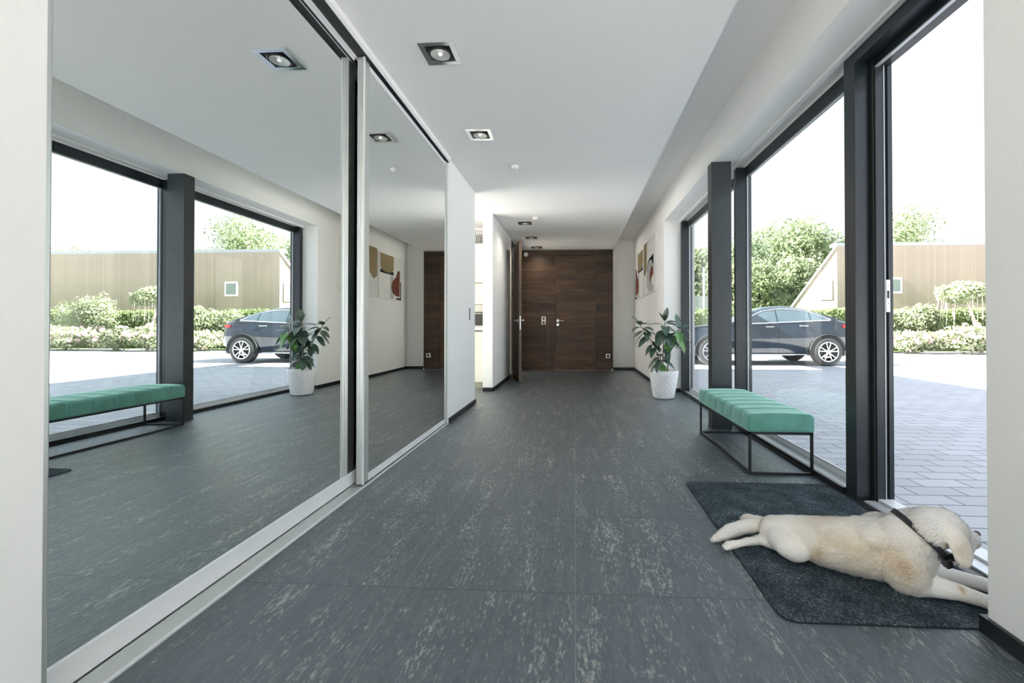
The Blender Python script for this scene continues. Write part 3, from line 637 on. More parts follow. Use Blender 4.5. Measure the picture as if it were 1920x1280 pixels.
# ---------------------------------------------------------------- doormat
mx0, mx1, my0, my1, rr = 0.638, 1.438, 1.378, 2.578, .05
poly = []
for (cx_, cy_, a0) in ((mx1 - rr, my1 - rr, 0), (mx0 + rr, my1 - rr, 90), (mx0 + rr, my0 + rr, 180), (mx1 - rr, my0 + rr, 270)):
    for k in range(7): a = math.radians(a0 + 15 * k); poly.append((cx_ + rr * math.cos(a), cy_ + rr * math.sin(a), 0.0))
t = thing('doormat', 'charcoal felt doormat under the dog', 'mat', (1.04, 1.97, 0))
MB().prism(poly, (0, 0, 0.006)).build('pile', M['felt'], t, bevel=0.002)
MB().prism([(1.038 + (x - 1.038) * 1.006, 1.978 + (y - 1.978) * 1.004, 0) for x, y, z in poly], (0, 0, 0.0025)).build('edge_binding', M['black_plastic'], t)

# ---------------------------------------------------------------- potted rubber plant
random.seed(5)
PX, PY = 1.125, 5.60
pt = thing('potted_plant', 'rubber plant in a white embossed pot in the corner past the bench', 'plant', (PX, PY, 0))
def pot():
    n, mz = 96, 48; V = []; Fc = []; H = .355
    for j in range(mz + 1):
        v = j / mz; z = H * v; r0 = .128 + (.183 - .128) * v
        if v < .04: r0 -= .012 * (1 - v / .04) ** 2
        for k in range(n):
            a = 2 * PI * k / n; u1 = (k / n * 16 + v * 5.0) % 1; u2 = (k / n * 16 - v * 5.0) % 1
            e = min(abs(u1 - .5), abs(u2 - .5)) * 2; rel = 0.006 * (1 - min(1, e / .35)) if .03 < v < .94 else 0
            r = r0 - rel * -1
            V.append((PX + r * math.cos(a), PY + r * math.sin(a), z))
    for j in range(mz):
        for k in range(n): Fc.append((j * n + k, j * n + (k + 1) % n, (j + 1) * n + (k + 1) % n, (j + 1) * n + k))
    Fc.append(tuple(range(n))[::-1]); b = len(V)
    for (r, z) in ((.176, H + .001), (.172, H - .006), (.165, .30)):
        for k in range(n): a = 2 * PI * k / n; V.append((PX + r * math.cos(a), PY + r * math.sin(a), z))
    seq = [mz * n, b, b + n, b + 2 * n]
    for s_, e_ in zip(seq[:-1], seq[1:]):
        for k in range(n): Fc.append((s_ + k, s_ + (k + 1) % n, e_ + (k + 1) % n, e_ + k))
    return MB().add(V, Fc)
pot().build('pot', M['pot'], pt, smooth=True)
MB().lathe([(.167, .30), (.167, .305), (.09, .315), (.01, .318)], (PX, PY, 0), n=32).build('soil', M['soil'], pt)
def leaf_mesh(base, d, up, L, Wd, droop, fold=.18):
    d = Vector(d).normalized(); s = d.cross(Vector(up)).normalized(); nrm = s.cross(d).normalized(); V = []; Fc = []; n = 9
    base = Vector(base)
    for i in range(n + 1):
        t = i / n; w = Wd / 2 * (math.sin(PI * min(1, t ** .85)) ** .75 if 0 < t < 1 else 0.0) + .0008
        c = base + d * (L * t) - Vector((0, 0, 1)) * droop * L * t * t
        for k in (-1, -.5, 0, .5, 1): V.append(c + s * (w * k) + nrm * (fold * w * (abs(k) ** 1.5)))
    for i in range(n):
        for k in range(4): a = i * 5 + k; Fc.append((a, a + 1, a + 6, a + 5))
    return V, Fc
stems = [  # (points, radius)
    [(PX - .03, PY, .31), (PX - .06, PY + .02, .50), (PX - .12, PY + .02, .68), (PX - .22, PY, .82), (PX - .30, PY - .02, .93)],
    [(PX - .01, PY + .02, .31), (PX + .0, PY + .03, .55), (PX + .01, PY + .02, .78), (PX + .02, PY, .97)],
    [(PX + .045, PY, .31), (PX + .055, PY - .01, .48), (PX + .11, PY - .01, .68), (PX + .19, PY - .02, .87)],
    [(PX - .03, PY - .03, .31), (PX - .05, PY - .05, .42), (PX - .05, PY - .05, .52)]]
for st in stems: MB().tube(st, [.0085, .0075, .0065, .0055, .005][:len(st)], 8).build('stem', M['stem'], pt, smooth=True)
def along(st, t):
    k = t * (len(st) - 1); i = min(int(k), len(st) - 2); return Vector(st[i]).lerp(Vector(st[i + 1]), k - i)
LV = []
# (stem, t, azimuth deg, elevation deg, length, width, droop, new?)
spec = [(0, 1.0, 170, 50, .13, .055, .1, 0), (0, 1.0, 20, 20, .12, .05, .3, 0), (0, .98, 250, 35, .12, .06, .2, 0), (0, .93, 200, 5, .12, .05, .5, 0), (0, .9, 330, 10, .13, .06, .4, 0),
        (0, .84, 180, -25, .12, .055, .3, 0), (0, .8, 270, -20, .12, .06, .5, 0), (0, .75, 10, 5, .15, .065, .4, 0), (0, .7, 200, -40, .13, .06, .3, 0), (0, .64, 150, -30, .12, .06, .3, 0),
        (0, .58, 300, -30, .13, .06, .4, 0), (0, .52, 190, -50, .13, .055, .2, 0), (0, .46, 240, -45, .13, .06, .2, 0),
        (1, 1.0, 20, 78, .15, .085, .0, 0), (1, 1.0, 150, 60, .12, .05, .1, 0), (1, .97, 10, 15, .15, .075, .25, 0), (1, .95, 350, 5, .15, .07, .35, 0), (1, .93, 180, 12, .19, .075, .25, 0),
        (1, .9, 260, 0, .15, .09, .7, 0), (1, .86, 60, 10, .14, .07, .3, 0), (1, .82, 225, -35, .19, .105, .35, 0), (1, .80, 280, -40, .20, .11, .3, 0), (1, .76, 330, -25, .16, .08, .4, 0),
        (1, .66, 200, -40, .15, .07, .3, 0), (1, .60, 350, -20, .15, .07, .3, 0), (1, .52, 290, -55, .17, .09, .2, 0), (1, .45, 170, -40, .13, .06, .3, 0),
        (2, 1.0, 120, 75, .17, .085, .0, 0), (2, 1.0, 20, 30, .15, .065, .2, 0), (2, .98, 330, 10, .14, .06, .4, 0), (2, .96, 200, 10, .17, .065, .2, 0), (2, .95, 260, -10, .15, .08, .6, 1),
        (2, .94, 355, -25, .16, .07, .5, 1), (2, .90, 300, -50, .17, .065, .4, 1), (2, .88, 215, -30, .21, .085, .2, 1), (2, .86, 40, 0, .14, .06, .5, 1), (2, .80, 225, -45, .19, .07, .2, 1),
        (2, .92, 190, -10, .16, .06, .4, 0), (2, .70, 60, 0, .12, .05, .4, 1),
        (3, 1.0, 190, -20, .13, .06, .6, 0), (3, 1.0, 300, 10, .14, .065, .5, 0), (3, .9, 240, -35, .14, .07, .4, 0), (3, .85, 340, -10, .15, .07, .5, 0), (3, .7, 200, -30, .13, .075, .3, 0), (3, .6, 290, -40, .12, .07, .3, 1),
        (3, 1.0, 90, 30, .13, .06, .3, 0), (3, .8, 120, 10, .12, .06, .5, 0)]
for k in range(16):
    s_ = (0, 1, 2, 1)[k % 4]; spec.append((s_, random.uniform(.55, .95), random.uniform(140, 400), random.uniform(-45, 15), random.uniform(.11, .15), random.uniform(.05, .07), random.uniform(.2, .5), 1 if k % 7 == 3 else 0))
for (s_, t_, az, el, L, wd, dr, nw) in spec:
    b = along(stems[s_], t_); az = math.radians(az + random.uniform(-8, 8)); el = math.radians(el)
    d_ = Vector((math.cos(az) * math.cos(el), math.sin(az) * math.cos(el), math.sin(el)))
    side = Vector((-d_.y, d_.x, 0)); up = d_.cross(side) if abs(d_.z) > .95 else Vector((random.uniform(-.3, .3), random.uniform(-.5, .1), 1))
    V, Fc = leaf_mesh(b + d_ * .012, d_, up, L * 1.18, wd * 1.3, dr); mb = MB().add(V, Fc); mb.tube([b, b + d_ * .014], .0022, 5)
    mb.build('leaf', M['leaf_new' if nw else 'leaf'], pt, smooth=True)
# ---------------------------------------------------------------- dog
DOG = {
 'trunk': [(0.831, 1.848, 0.062, 0.064), (0.89, 1.798, 0.072, 0.077), (0.955, 1.728, 0.085, 0.094), (1.034, 1.68, 0.095, 0.102), (1.105, 1.649, 0.105, 0.112), (1.153, 1.620, 0.12, 0.110)],
 'chest': [(1.148, 1.615, 0.115, 0.104), (1.128, 1.570, 0.088, 0.078), (1.125, 1.552, 0.055, 0.050)],
 'neck': [(1.150, 1.600, 0.155, 0.088), (1.185, 1.592, 0.185, 0.080), (1.215, 1.578, 0.215, 0.068)],
 'skull': [(1.206, 1.552, 0.225, 0.066), (1.246, 1.552, 0.226, 0.063), (1.276, 1.552, 0.215, 0.050)],
 'muzzle': [(1.285, 1.556, 0.203, 0.042), (1.32, 1.559, 0.188, 0.034), (1.352, 1.570, 0.178, 0.028)],
 'thigh': [(0.838, 1.798, 0.06, 0.064), (0.843, 1.752, 0.055, 0.066), (0.852, 1.728, 0.050, 0.050)],
 'shank': [(0.845, 1.770, 0.042, 0.042), (0.800, 1.818, 0.030, 0.025), (0.766, 1.848, 0.027, 0.018)],
 'hindpaw': [(0.768, 1.850, 0.026, 0.019), (0.735, 1.842, 0.023, 0.015), (0.688, 1.826, 0.021, 0.014), (0.645, 1.811, 0.021, 0.016), (0.622, 1.803, 0.021, 0.018)],
 'farhind': [(0.876, 1.94, 0.04, 0.036), (0.840, 2.000, 0.030, 0.024), (0.806, 2.035, 0.027, 0.020), (0.790, 2.052, 0.025, 0.020)],
 'tail': [(0.848, 1.862, 0.078, 0.036), (0.80, 1.908, 0.060, 0.027), (0.735, 1.925, 0.045, 0.028), (0.665, 1.902, 0.033, 0.026), (0.608, 1.872, 0.022, 0.018), (0.578, 1.858, 0.014, 0.008)],
 'near_upper': [(1.128, 1.585, 0.1, 0.078), (1.138, 1.545, 0.07, 0.056), (1.158, 1.536, 0.045, 0.036)],
 'near_fore': [(1.150, 1.541, 0.050, 0.045), (1.195, 1.531, 0.040, 0.035), (1.255, 1.515, 0.033, 0.027), (1.303, 1.490, 0.028, 0.0215), (1.324, 1.468, 0.027, 0.024), (1.345, 1.458, 0.025, 0.023)],
 'far_fore': [(1.190, 1.620, 0.07, 0.058), (1.246, 1.618, 0.047, 0.036), (1.326, 1.601, 0.033, 0.024), (1.370, 1.580, 0.030, 0.0225), (1.395, 1.565, 0.029, 0.025), (1.412, 1.556, 0.027, 0.024)],
}
def dog():
    root = thing('dog', 'cream-coloured young dog lying stretched on the mat, looking out of the doorway', 'dog', (1.0, 1.72, 0.006))
    org = Vector((1.0, 1.72, 0.006)); bm = bmesh.new()
    def ball(c, r, sc=(1, 1, 1), rot=None):
        mtx = Matrix.Translation(Vector(c)) @ (rot.to_4x4() if rot else Matrix.Identity(4)) @ Matrix.Diagonal((r * sc[0], r * sc[1], r * sc[2], 1))
        bmesh.ops.create_icosphere(bm, subdivisions=3, radius=1.0, matrix=mtx)
    for key, ch in DOG.items():
        for a, b in zip(ch[:-1], ch[1:]):
            L = math.dist(a[:3], b[:3]); k = max(2, int(L / (min(a[3], b[3]) * .28)))
            for i in range(k + 1):
                t = i / k; c = [a[j] + (b[j] - a[j]) * t for j in range(3)]; r = a[3] + (b[3] - a[3]) * t
                fz = min(1.0, max(.6, (c[2] - .006) / r)) if c[2] < r + .006 else 1.0
                ball(c, r, (1, 1, fz if key not in ('trunk',) else min(1, (c[2] - .004) / r + .06)))
    # shoulder blade, haunch, brow, toes, flews
    ball((1.095, 1.615, .15), .078, (1.15, .9, .75)); ball((1.14, 1.70, .13), .075)
    ball((1.262, 1.535, .236), .030); ball((1.262, 1.590, .236), .030); ball((1.30, 1.54, .175), .030, (1.3, .8, 1)); ball((1.365, 1.574, .186), .018)
    for (cx_, cy_, dx, dy) in ((1.352, 1.456, .016, -.006), (1.418, 1.553, .016, -.006)):
        px_, py_ = -dy, dx; ln = math.hypot(px_, py_); px_, py_ = px_ / ln, py_ / ln
        for j in (-1.5, -.5, .5, 1.5): ball((cx_ + dx * (1.1 - abs(j) * .3) + px_ * j * .0105, cy_ + dy + py_ * j * .0105, .020), .0092, (1.35, 1, 1))
    for j in (-1.2, -.4, .4, 1.2): ball((.606 - abs(j) * -.003, 1.798 + j * .011, .017), .0085, (1.3, 1, 1)); ball((.778 + abs(j) * .003, 2.060 + j * .010, .020), .0085, (1.3, 1, 1))
    # ears: flat lobes hanging from the skull
    def ear(pts, side):
        for a, b in zip(pts[:-1], pts[1:]):
            for i in range(6):
                t = i / 5; c = [a[j] + (b[j] - a[j]) * t for j in range(3)]; w = a[3] + (b[3] - a[3]) * t; ball(c, 1.0, (w, .0115, w * .9), Matrix.Rotation(-.10, 3, 'Y'))
    ear([(1.228, 1.503, .252, .020), (1.230, 1.484, .230, .029), (1.237, 1.473, .202, .034), (1.245, 1.470, .174, .031), (1.249, 1.470, .154, .020)], 1)
    ear([(1.238, 1.603, .252, .022), (1.243, 1.622, .228, .031), (1.252, 1.630, .198, .036), (1.262, 1.632, .168, .033)], -1)
    me = bpy.data.meshes.new('tmp'); bm.to_mesh(me); bm.free(); ob = bpy.data.objects.new('tmp', me); COL.objects.link(ob)
    r = ob.modifiers.new('r', 'REMESH'); r.mode = 'VOXEL'; r.voxel_size = 0.0048; s = ob.modifiers.new('s', 'SMOOTH'); s.iterations = 7; s.factor = .5
    dg = bpy.context.evaluated_depsgraph_get(); ev = ob.evaluated_get(dg); em = ev.to_mesh()
    n = len(em.vertices); co = np.empty(n * 3); em.vertices.foreach_get('co', co); co = co.reshape(-1, 3)
    no = np.empty(n * 3); em.vertices.foreach_get('normal', no); no = no.reshape(-1, 3)
    em.calc_loop_triangles(); tn = len(em.loop_triangles); tri = np.empty(tn * 3, dtype=np.int32); em.loop_triangles.foreach_get('vertices', tri); tri = tri.reshape(-1, 3)
    faces = [tuple(p.vertices) for p in em.polygons]
    ev.to_mesh_clear(); bpy.data.objects.remove(ob); bpy.data.meshes.remove(me)
    # soft lumps: skin folds and muscle
    for i in range(n):
        p = Vector(co[i]); k = mnoise.noise(p * 22) * .0030 + mnoise.noise(p * 60) * .0012; co[i] += no[i] * k
    co[:, 2] = np.maximum(co[:, 2], 0.0065)
    # coat tone by body region, with crease shade and backlit top painted in
    bodyp = np.array(DOG['trunk'])[:, :3]
    def tone(p):
        x, y, z = p; v = .10 + (.17 if .90 < x < 1.17 and z > .03 else 0) * (1 - min(1, max(0, (y - 1.74) / .08)))
        fl = math.exp(-((x - .995) / .12) ** 2) * math.exp(-((z - .115) / .07) ** 2) * (1 if y < 1.80 else .2); v += .40 * fl
        v += .28 * math.exp(-((x - 1.105) / .05) ** 2 - ((z - .11) / .05) ** 2 - ((y - 1.53) / .07) ** 2)
        v += .60 * math.exp(-((x - .893) / .018) ** 2 - ((z - .05) / .05) ** 2) * (1 if y < 1.84 else 0)  # darkens the haunch crease, shade painted into the coat
        v += .34 * math.exp(-((x - 1.23) / .045) ** 2 - ((y - 1.50) / .05) ** 2 - ((z - .215) / .05) ** 2)
        v += .42 * math.exp(-((x - 1.240) / .034) ** 2 - ((y - 1.460) / .022) ** 2 - ((z - .185) / .055) ** 2)
        v += .30 * math.exp(-((x - .79) / .05) ** 2 - ((y - 1.88) / .04) ** 2)
        v += .9 * math.exp(-((x - 1.262) / .010) ** 2 - ((y - 1.500) / .012) ** 2 - ((z - .045) / .02) ** 2)
        v += .16 * mnoise.noise(Vector(p) * 16) + .10 * mnoise.noise(Vector(p) * 45)
        if z > .19 and x < 1.2: v -= .1
        return max(0.0, min(1.0, v))
    tv = np.array([tone(p) for p in co])
    # fur blades
    rng = np.random.default_rng(3)
    A = co[tri[:, 0]]; Bq = co[tri[:, 1]]; C = co[tri[:, 2]]; ar = np.linalg.norm(np.cross(Bq - A, C - A), axis=1); NB = 70000
    idx = rng.choice(tn, NB, p=ar / ar.sum()); r1 = np.sqrt(rng.random(NB)); r2 = rng.random(NB)
    w0, w1, w2 = 1 - r1, r1 * (1 - r2), r1 * r2
    P = A[idx] * w0[:, None] + Bq[idx] * w1[:, None] + C[idx] * w2[:, None]
    Nn = no[tri[idx, 0]] * w0[:, None] + no[tri[idx, 1]] * w1[:, None] + no[tri[idx, 2]] * w2[:, None]; Nn /= np.linalg.norm(Nn, axis=1)[:, None] + 1e-9
    flow = np.tile(np.array([-.85, .15, -.35]), (NB, 1))
    legf = (P[:, 0] > 1.18) & (P[:, 2] < .075); flow[legf] = [1, -.25, -.1]
    head = (P[:, 2] > .15) & (P[:, 0] > 1.2); flow[head] = [-.6, -.1, -.6]
    flow += rng.normal(0, .28, (NB, 3)); flow -= Nn * (flow * Nn).sum(1)[:, None]; flow /= np.linalg.norm(flow, axis=1)[:, None] + 1e-9
    ln = np.full(NB, .011); ln[(P[:, 0] > .93) & (P[:, 0] < 1.16) & (P[:, 2] < .09)] = .022; ln[(P[:, 0] > 1.07) & (P[:, 0] < 1.2) & (P[:, 2] > .05)] = .016
    ln[(P[:, 0] < .78) & (P[:, 1] > 1.84) & (P[:, 2] > .0)] = .014; ln[legf] = .006; ln[head] = .009; ln[(P[:, 1] < 1.49) & head] = .004; ln[(P[:, 0] < .9) & (P[:, 1] < 1.83)] = .007
    ln *= rng.uniform(.6, 1.25, NB); sd_ = np.cross(flow, Nn); wd = .0008 * rng.uniform(.7, 1.3, NB)
    p0 = P - sd_ * wd[:, None]; p1 = P + sd_ * wd[:, None]; mid = P + flow * (ln * .55)[:, None] + Nn * (ln * .22)[:, None]
    p2 = mid + sd_ * (wd * .8)[:, None]; p3 = mid - sd_ * (wd * .8)[:, None]; tip = P + flow * ln[:, None] + Nn * (ln * .22)[:, None]
    allv = np.concatenate([co, np.stack([p0, p1, p2, p3, tip], 1).reshape(-1, 3)]); allv[:, 2] = np.maximum(allv[:, 2], .0065)
    base = n + np.arange(NB) * 5
    faces += [(b, b + 1, b + 2, b + 3) for b in base.tolist()] + [(b + 3, b + 2, b + 4) for b in base.tolist()]
    tb = tv[tri[idx, 0]] + rng.normal(0, .085, NB); tb = np.clip(tb, 0, 1)
    tall = np.concatenate([tv, np.repeat(tb, 5)])
    me = bpy.data.meshes.new('body'); me.from_pydata((allv - np.array(org)).tolist(), [], faces); me.materials.append(M['fur'])
    at = me.attributes.new('fur_tone', 'FLOAT', 'POINT'); at.data.foreach_set('value', tall.astype(np.float32))
    me.polygons.foreach_set('use_smooth', [True] * len(me.polygons))
    o = bpy.data.objects.new('body', me); COL.objects.link(o); o.parent = root; ORI[o.name] = org
    # nose, eyes
    def blob(name, c, r, m, sc=(1, 1, 1)):
        V = []; Fc = []; b2 = bmesh.new(); bmesh.ops.create_icosphere(b2, subdivisions=2, radius=1, matrix=Matrix.Translation(Vector(c)) @ Matrix.Diagonal((r * sc[0], r * sc[1], r * sc[2], 1)))
        V = [tuple(v.co) for v in b2.verts]; Fc = [tuple(v.index for v in f.verts) for f in b2.faces]; b2.free(); MB().add(V, Fc).build(name, m, root, smooth=True)
    blob('nose', (1.381, 1.578, .197), .0105, M['nose'], (.8, 1.2, .9)); blob('eye', (1.300, 1.536, .231), .006, M['nose']); blob('eye', (1.303, 1.582, .231), .006, M['nose'])
    # collar: tilted band round the neck, with a buckle box under the throat
    c0 = Vector((1.196, 1.590, .188)); ax = Vector((.62, -.10, .62)).normalized(); a1 = ax.cross(Vector((0, 1, 0))).normalized(); a2 = ax.cross(a1).normalized()
    V = []; Fc = []; n_ = 48
    for k in range(n_):
        t = 2 * PI * k / n_; d_ = a1 * math.cos(t) + a2 * math.sin(t)
        for (rr_, h_) in ((.0925, -.0095), (.0925, .0095), (.0885, .0095), (.0885, -.0095)): V.append(tuple(c0 + d_ * rr_ + ax * h_))
    for k in range(n_):
        for q in range(4): Fc.append((k * 4 + q, k * 4 + (q + 1) % 4, ((k + 1) % n_) * 4 + (q + 1) % 4, ((k + 1) % n_) * 4 + q))
    cl = MB().add(V, Fc).build('collar', M['strap'], root, label='black webbing collar')
    bd = Vector((1.236, 1.508, .135)); MB().obox(bd, Vector((.016, -.004, .010)), Vector((-.006, -.004, .017)), Vector((0, .013, 0))).build('collar_box', M['black_plastic'], cl, bevel=.004)
    MB().obox(bd + Vector((.004, -.014, .002)), Vector((.007, 0, .004)), Vector((-.003, 0, .007)), Vector((0, .0015, 0))).build('collar_plate', M['steel'], cl)
dog()
# ================================================================== OUTDOORS
struct(MB().add([(1.605, -30, -.02), (60, -30, -.02), (60, 16.9, -.02), (-60, 16.9, -.02), (-60, 9.6, -.02), (1.605, 9.6, -.02)], [(0, 1, 2, 3, 4, 5)]).build('ground', M['paving']), 'grey clinker-paved forecourt outside', 'paving')
struct(MB().add([(-60, 16.9, -.02), (90, 16.9, -.02), (90, 120, -.02), (-60, 120, -.02)], [(0, 1, 2, 3)]).build('ground', M['grass']), 'lawn beyond the paved forecourt', 'lawn')
struct(MB().add([(-40, -30, -.13), (XK - .2, -30, -.13), (XK - .2, 9.6, -.13), (-40, 9.6, -.13)], [(0, 1, 2, 3)]).build('ground', M['terrace']), 'unseen pale terrace added outside the kitchen to bounce sun', 'terrace')  # unseen ground added to throw sunlight into the side rooms
struct(MB().add([(XK - .2, -30, -.13), (1.605, -30, -.13), (1.605, YB, -.13), (XK - .2, YB, -.13)], [(0, 1, 2, 3)]).build('ground', M['terrace']), 'unseen pale terrace added behind the viewer to bounce sun', 'terrace')  # unseen ground added for sun bounce through the open rear

# ---- neighbouring timber building
bd_ = thing('building', 'low timber-clad building with a sloping left end across the forecourt', 'building', (18, 20, 0))
CXb, CYb, HB = 11.68, 20.0, 4.62
MB().prism([(CXb, CYb, 0), (34, CYb, 0), (34, CYb, HB - .12), (CXb, CYb, HB - .12)], (0, .25, 0)).build('front_wall', M['clad'], bd_)
dv = Vector((-.90, .436, 0)); Wd = 2.86
A0 = Vector((CXb, CYb + .001, 0)); zt = HB - .12; zl = .15
MB().prism([A0, A0 + Vector((0, 0, zt)), A0 + dv * Wd + Vector((0, 0, zl)), A0 + dv * Wd], Vector((.11, .22, 0))).build('side_wall', M['clad'], bd_)
MB().prism([(CXb - .05, CYb - .015, HB - .12), (34, CYb - .015, HB - .12), (34, CYb - .015, HB + .02), (CXb - .05, CYb - .015, HB + .02)], (0, .5, 0)).build('roof_fascia', M['fascia'], bd_)
n_ = Vector((-.436, -.90, 0)) * .05
MB().prism([A0 + n_ + Vector((0, 0, zt)), A0 + n_ + Vector((0, 0, zt + .14)), A0 + n_ + dv * Wd + Vector((0, 0, zl + .14)), A0 + n_ + dv * Wd + Vector((0, 0, zl))], Vector((.09, .18, 0))).build('verge', M['fascia'], bd_)
MB().add([(CXb, CYb + .1, HB - .02), (34, CYb + .1, HB - .02), (34, CYb + dv.y * Wd, zl), tuple(A0 + dv * Wd + Vector((0, 0, zl)))], [(0, 1, 2, 3)]).build('roof', M['fascia'], bd_)
f = MB(); f.box((13.78, CYb - .008, 2.38), (14.45, CYb + .02, 3.08)); w_ = f.build('window', M['winwhite'], bd_)
MB().box((13.86, CYb - .014, 2.46), (14.37, CYb - .0085, 3.00)).build('pane', M['dark_glass'], w_)
# window in the slanted side wall
wc = A0 + dv * .42 + Vector((0, 0, 2.57)) + Vector((-.436, -.90, 0)) * .02
w_ = MB().obox(wc, dv * .22, Vector((-.436, -.90, 0)) * .02, Vector((0, 0, .45))).build('window', M['winwhite'], bd_)
MB().obox(wc + Vector((-.436, -.90, 0)) * .025, dv * .16, Vector((-.436, -.90, 0)) * .012, Vector((0, 0, .37))).build('pane', M['dark_glass'], w_)

# ---- leaf clouds
def leaf_cloud(blobs, count, size, seed, flat=.0, surf=.75):
    rng = np.random.default_rng(seed); blobs = np.array(blobs, float); vol = (blobs[:, 3] * blobs[:, 4] * blobs[:, 5]) ** (2 / 3.); k = rng.choice(len(blobs), count, p=vol / vol.sum()); b = blobs[k]
    d = rng.normal(size=(count, 3)); d /= np.linalg.norm(d, axis=1)[:, None]; rad = 1 - (rng.random(count) ** 1.6) * (1 - surf) * 1.6
    wob = 1 + .16 * np.sin(d[:, 0] * 7 + k) * np.cos(d[:, 2] * 6 + k * 2) + .08 * np.sin(d[:, 1] * 17 + k)
    c = b[:, :3] + d * b[:, 3:6] * (rad * wob)[:, None]
    n = d + rng.normal(0, .7, (count, 3)); n /= np.linalg.norm(n, axis=1)[:, None]; a = np.cross(n, rng.normal(size=(count, 3))); a /= np.linalg.norm(a, axis=1)[:, None]; e = np.cross(n, a)
    s = size * rng.uniform(.6, 1.3, count); a *= s[:, None]; e *= (s * .6)[:, None]
    v = np.stack([c - a, c - e, c + a, c + e], 1).reshape(-1, 3); q = np.arange(count) * 4
    return v, [(i, i + 1, i + 2, i + 3) for i in q.tolist()]
def raw_build(v, f, name, m, parent=None, origin=None):
    o0 = ORI[parent.name] if parent is not None else Vector(origin); me = bpy.data.meshes.new(name); me.from_pydata((np.array(v) - np.array(o0)).tolist(), [], f); me.materials.append(m)
    o = bpy.data.objects.new(name, me); COL.objects.link(o); ORI[o.name] = o0
    if parent is not None: o.parent = parent
    else: o.location = o0
    return o
def tree(x, y, h, w, label, m='tree_leaf', seed=1, n=15000, leaf=.105, low=.25):
    random.seed(seed); t = thing('tree', label, 'tree', (x, y, 0), group='trees beyond the forecourt'); bl = []
    for i in range(15):
        a = random.uniform(0, 2 * PI); rr_ = random.uniform(.15, .85) * w / 2; z = h * random.uniform(low + .1, .86); k = 1 - abs((z / h) - .55) * .9
        r = w * random.uniform(.16, .27); bl.append((x + rr_ * k * math.cos(a), y + rr_ * k * math.sin(a), z, r, r, r * .78))
    bl.append((x, y, h * .84, w * .26, w * .26, h * .16)); bl.append((x, y, h * .5, w * .4, w * .4, h * .3))
    v, f = leaf_cloud(bl, n, leaf, seed); raw_build(v, f, 'crown', M[m], t)
    tr_ = MB(); tr_.tube([(x, y, 0), (x + .1, y, h * .3), (x, y + .1, h * .6), (x - .1, y, h * .8)], [w * .045, w * .035, w * .022, w * .01], 10)
    for i in range(5):
        a = random.uniform(0, 2 * PI); z = h * random.uniform(.3, .55); tr_.tube([(x, y, z), (x + math.cos(a) * w * .16, y + math.sin(a) * w * .16, z + h * .1), (x + math.cos(a) * w * .3, y + math.sin(a) * w * .3, z + h * .22)], [w * .02, w * .013, w * .006], 7)
    tr_.build('trunk', M['bark'], t, smooth=True)
T = [(14.2, 30, 8.5, 7.0, 'tall bright green tree rising highest above the parked car', 'tree_leaf', 11),
     (11.0, 28.5, 6.9, 5.4, 'darker tree left of the tallest tree, over the car roof', 'tree_leaf2', 12),
     (9.6, 25.5, 4.6, 4.6, 'lower bushy tree between the car roof and the tall trees', 'tree_leaf', 13),
     (13.0, 26.5, 5.2, 4.2, 'bushy tree beside the sloping end of the timber building', 'tree_leaf', 14),
     (7.6, 27, 5.9, 4.0, 'pale green tree seen in the slot between column and window post', 'tree_leaf', 15),
     (4.9, 27, 5.4, 4.6, 'tree at far left of the glazing, above the white shed', 'tree_leaf2', 16),
     (17.0, 33, 9.2, 6.0, 'broad tree standing behind the flat roof of the timber building', 'tree_leaf', 17),
     (22.6, 31.5, 9.7, 7.6, 'tree behind the timber roof seen above the wide facade', 'tree_leaf', 18),
     (29.5, 34, 7.6, 7.5, 'far right tree behind the timber roof, seen in the mirror', 'tree_leaf', 19),
     (36.5, 33, 7.4, 8.0, 'outermost tree behind the timber roof, at the left of the mirror', 'tree_leaf2', 20)]
for (x, y, h, w, lb_, m, sd2) in T: tree(x, y, h * .97, w * .92, lb_, m, sd2)
# ---- hedge (one continuous clipped hedge)
rng = np.random.default_rng(9)
def box_leaves(x0, x1, y0, y1, z0, z1, count, size, seed):
    rng = np.random.default_rng(seed); f = rng.random(count); x = rng.uniform(x0, x1, count); yy = np.where(f < .62, y0 + rng.normal(0, .07, count), rng.uniform(y0, y1, count)); z = np.where(f < .62, rng.uniform(z0, z1, count), z1 + rng.normal(0, .05, count))
    z = z + .05 * np.sin(x * 1.3) * (z / z1); yy = yy + .10 * np.sin(x * 2.1 + z * 3); c = np.stack([x, yy, z], 1)
    n = np.where((f < .62)[:, None], np.array([0, -1., .3]), np.array([0, -.2, 1.])) + rng.normal(0, .6, (count, 3)); n /= np.linalg.norm(n, axis=1)[:, None]
    a = np.cross(n, rng.normal(size=(count, 3))); a /= np.linalg.norm(a, axis=1)[:, None]; e = np.cross(n, a); s = size * rng.uniform(.6, 1.3, count); a *= s[:, None]; e *= (s * .6)[:, None]
    v = np.stack([c - a, c - e, c + a, c + e], 1).reshape(-1, 3); q = np.arange(count) * 4; return v, [(i, i + 1, i + 2, i + 3) for i in q.tolist()]
hg = thing('hedge', 'long clipped green hedge in front of the timber building', 'hedge', (15, 17.6, 0))
v, f = box_leaves(1.5, 33, 17.35, 18.35, 0, 1.5, 42000, .055, 9); raw_build(v, f, 'leaves', M['hedge_leaf'], hg)
MB().box((1.5, 17.45, 0), (33, 18.25, 1.44)).build('core', M['hedge_leaf'], hg)
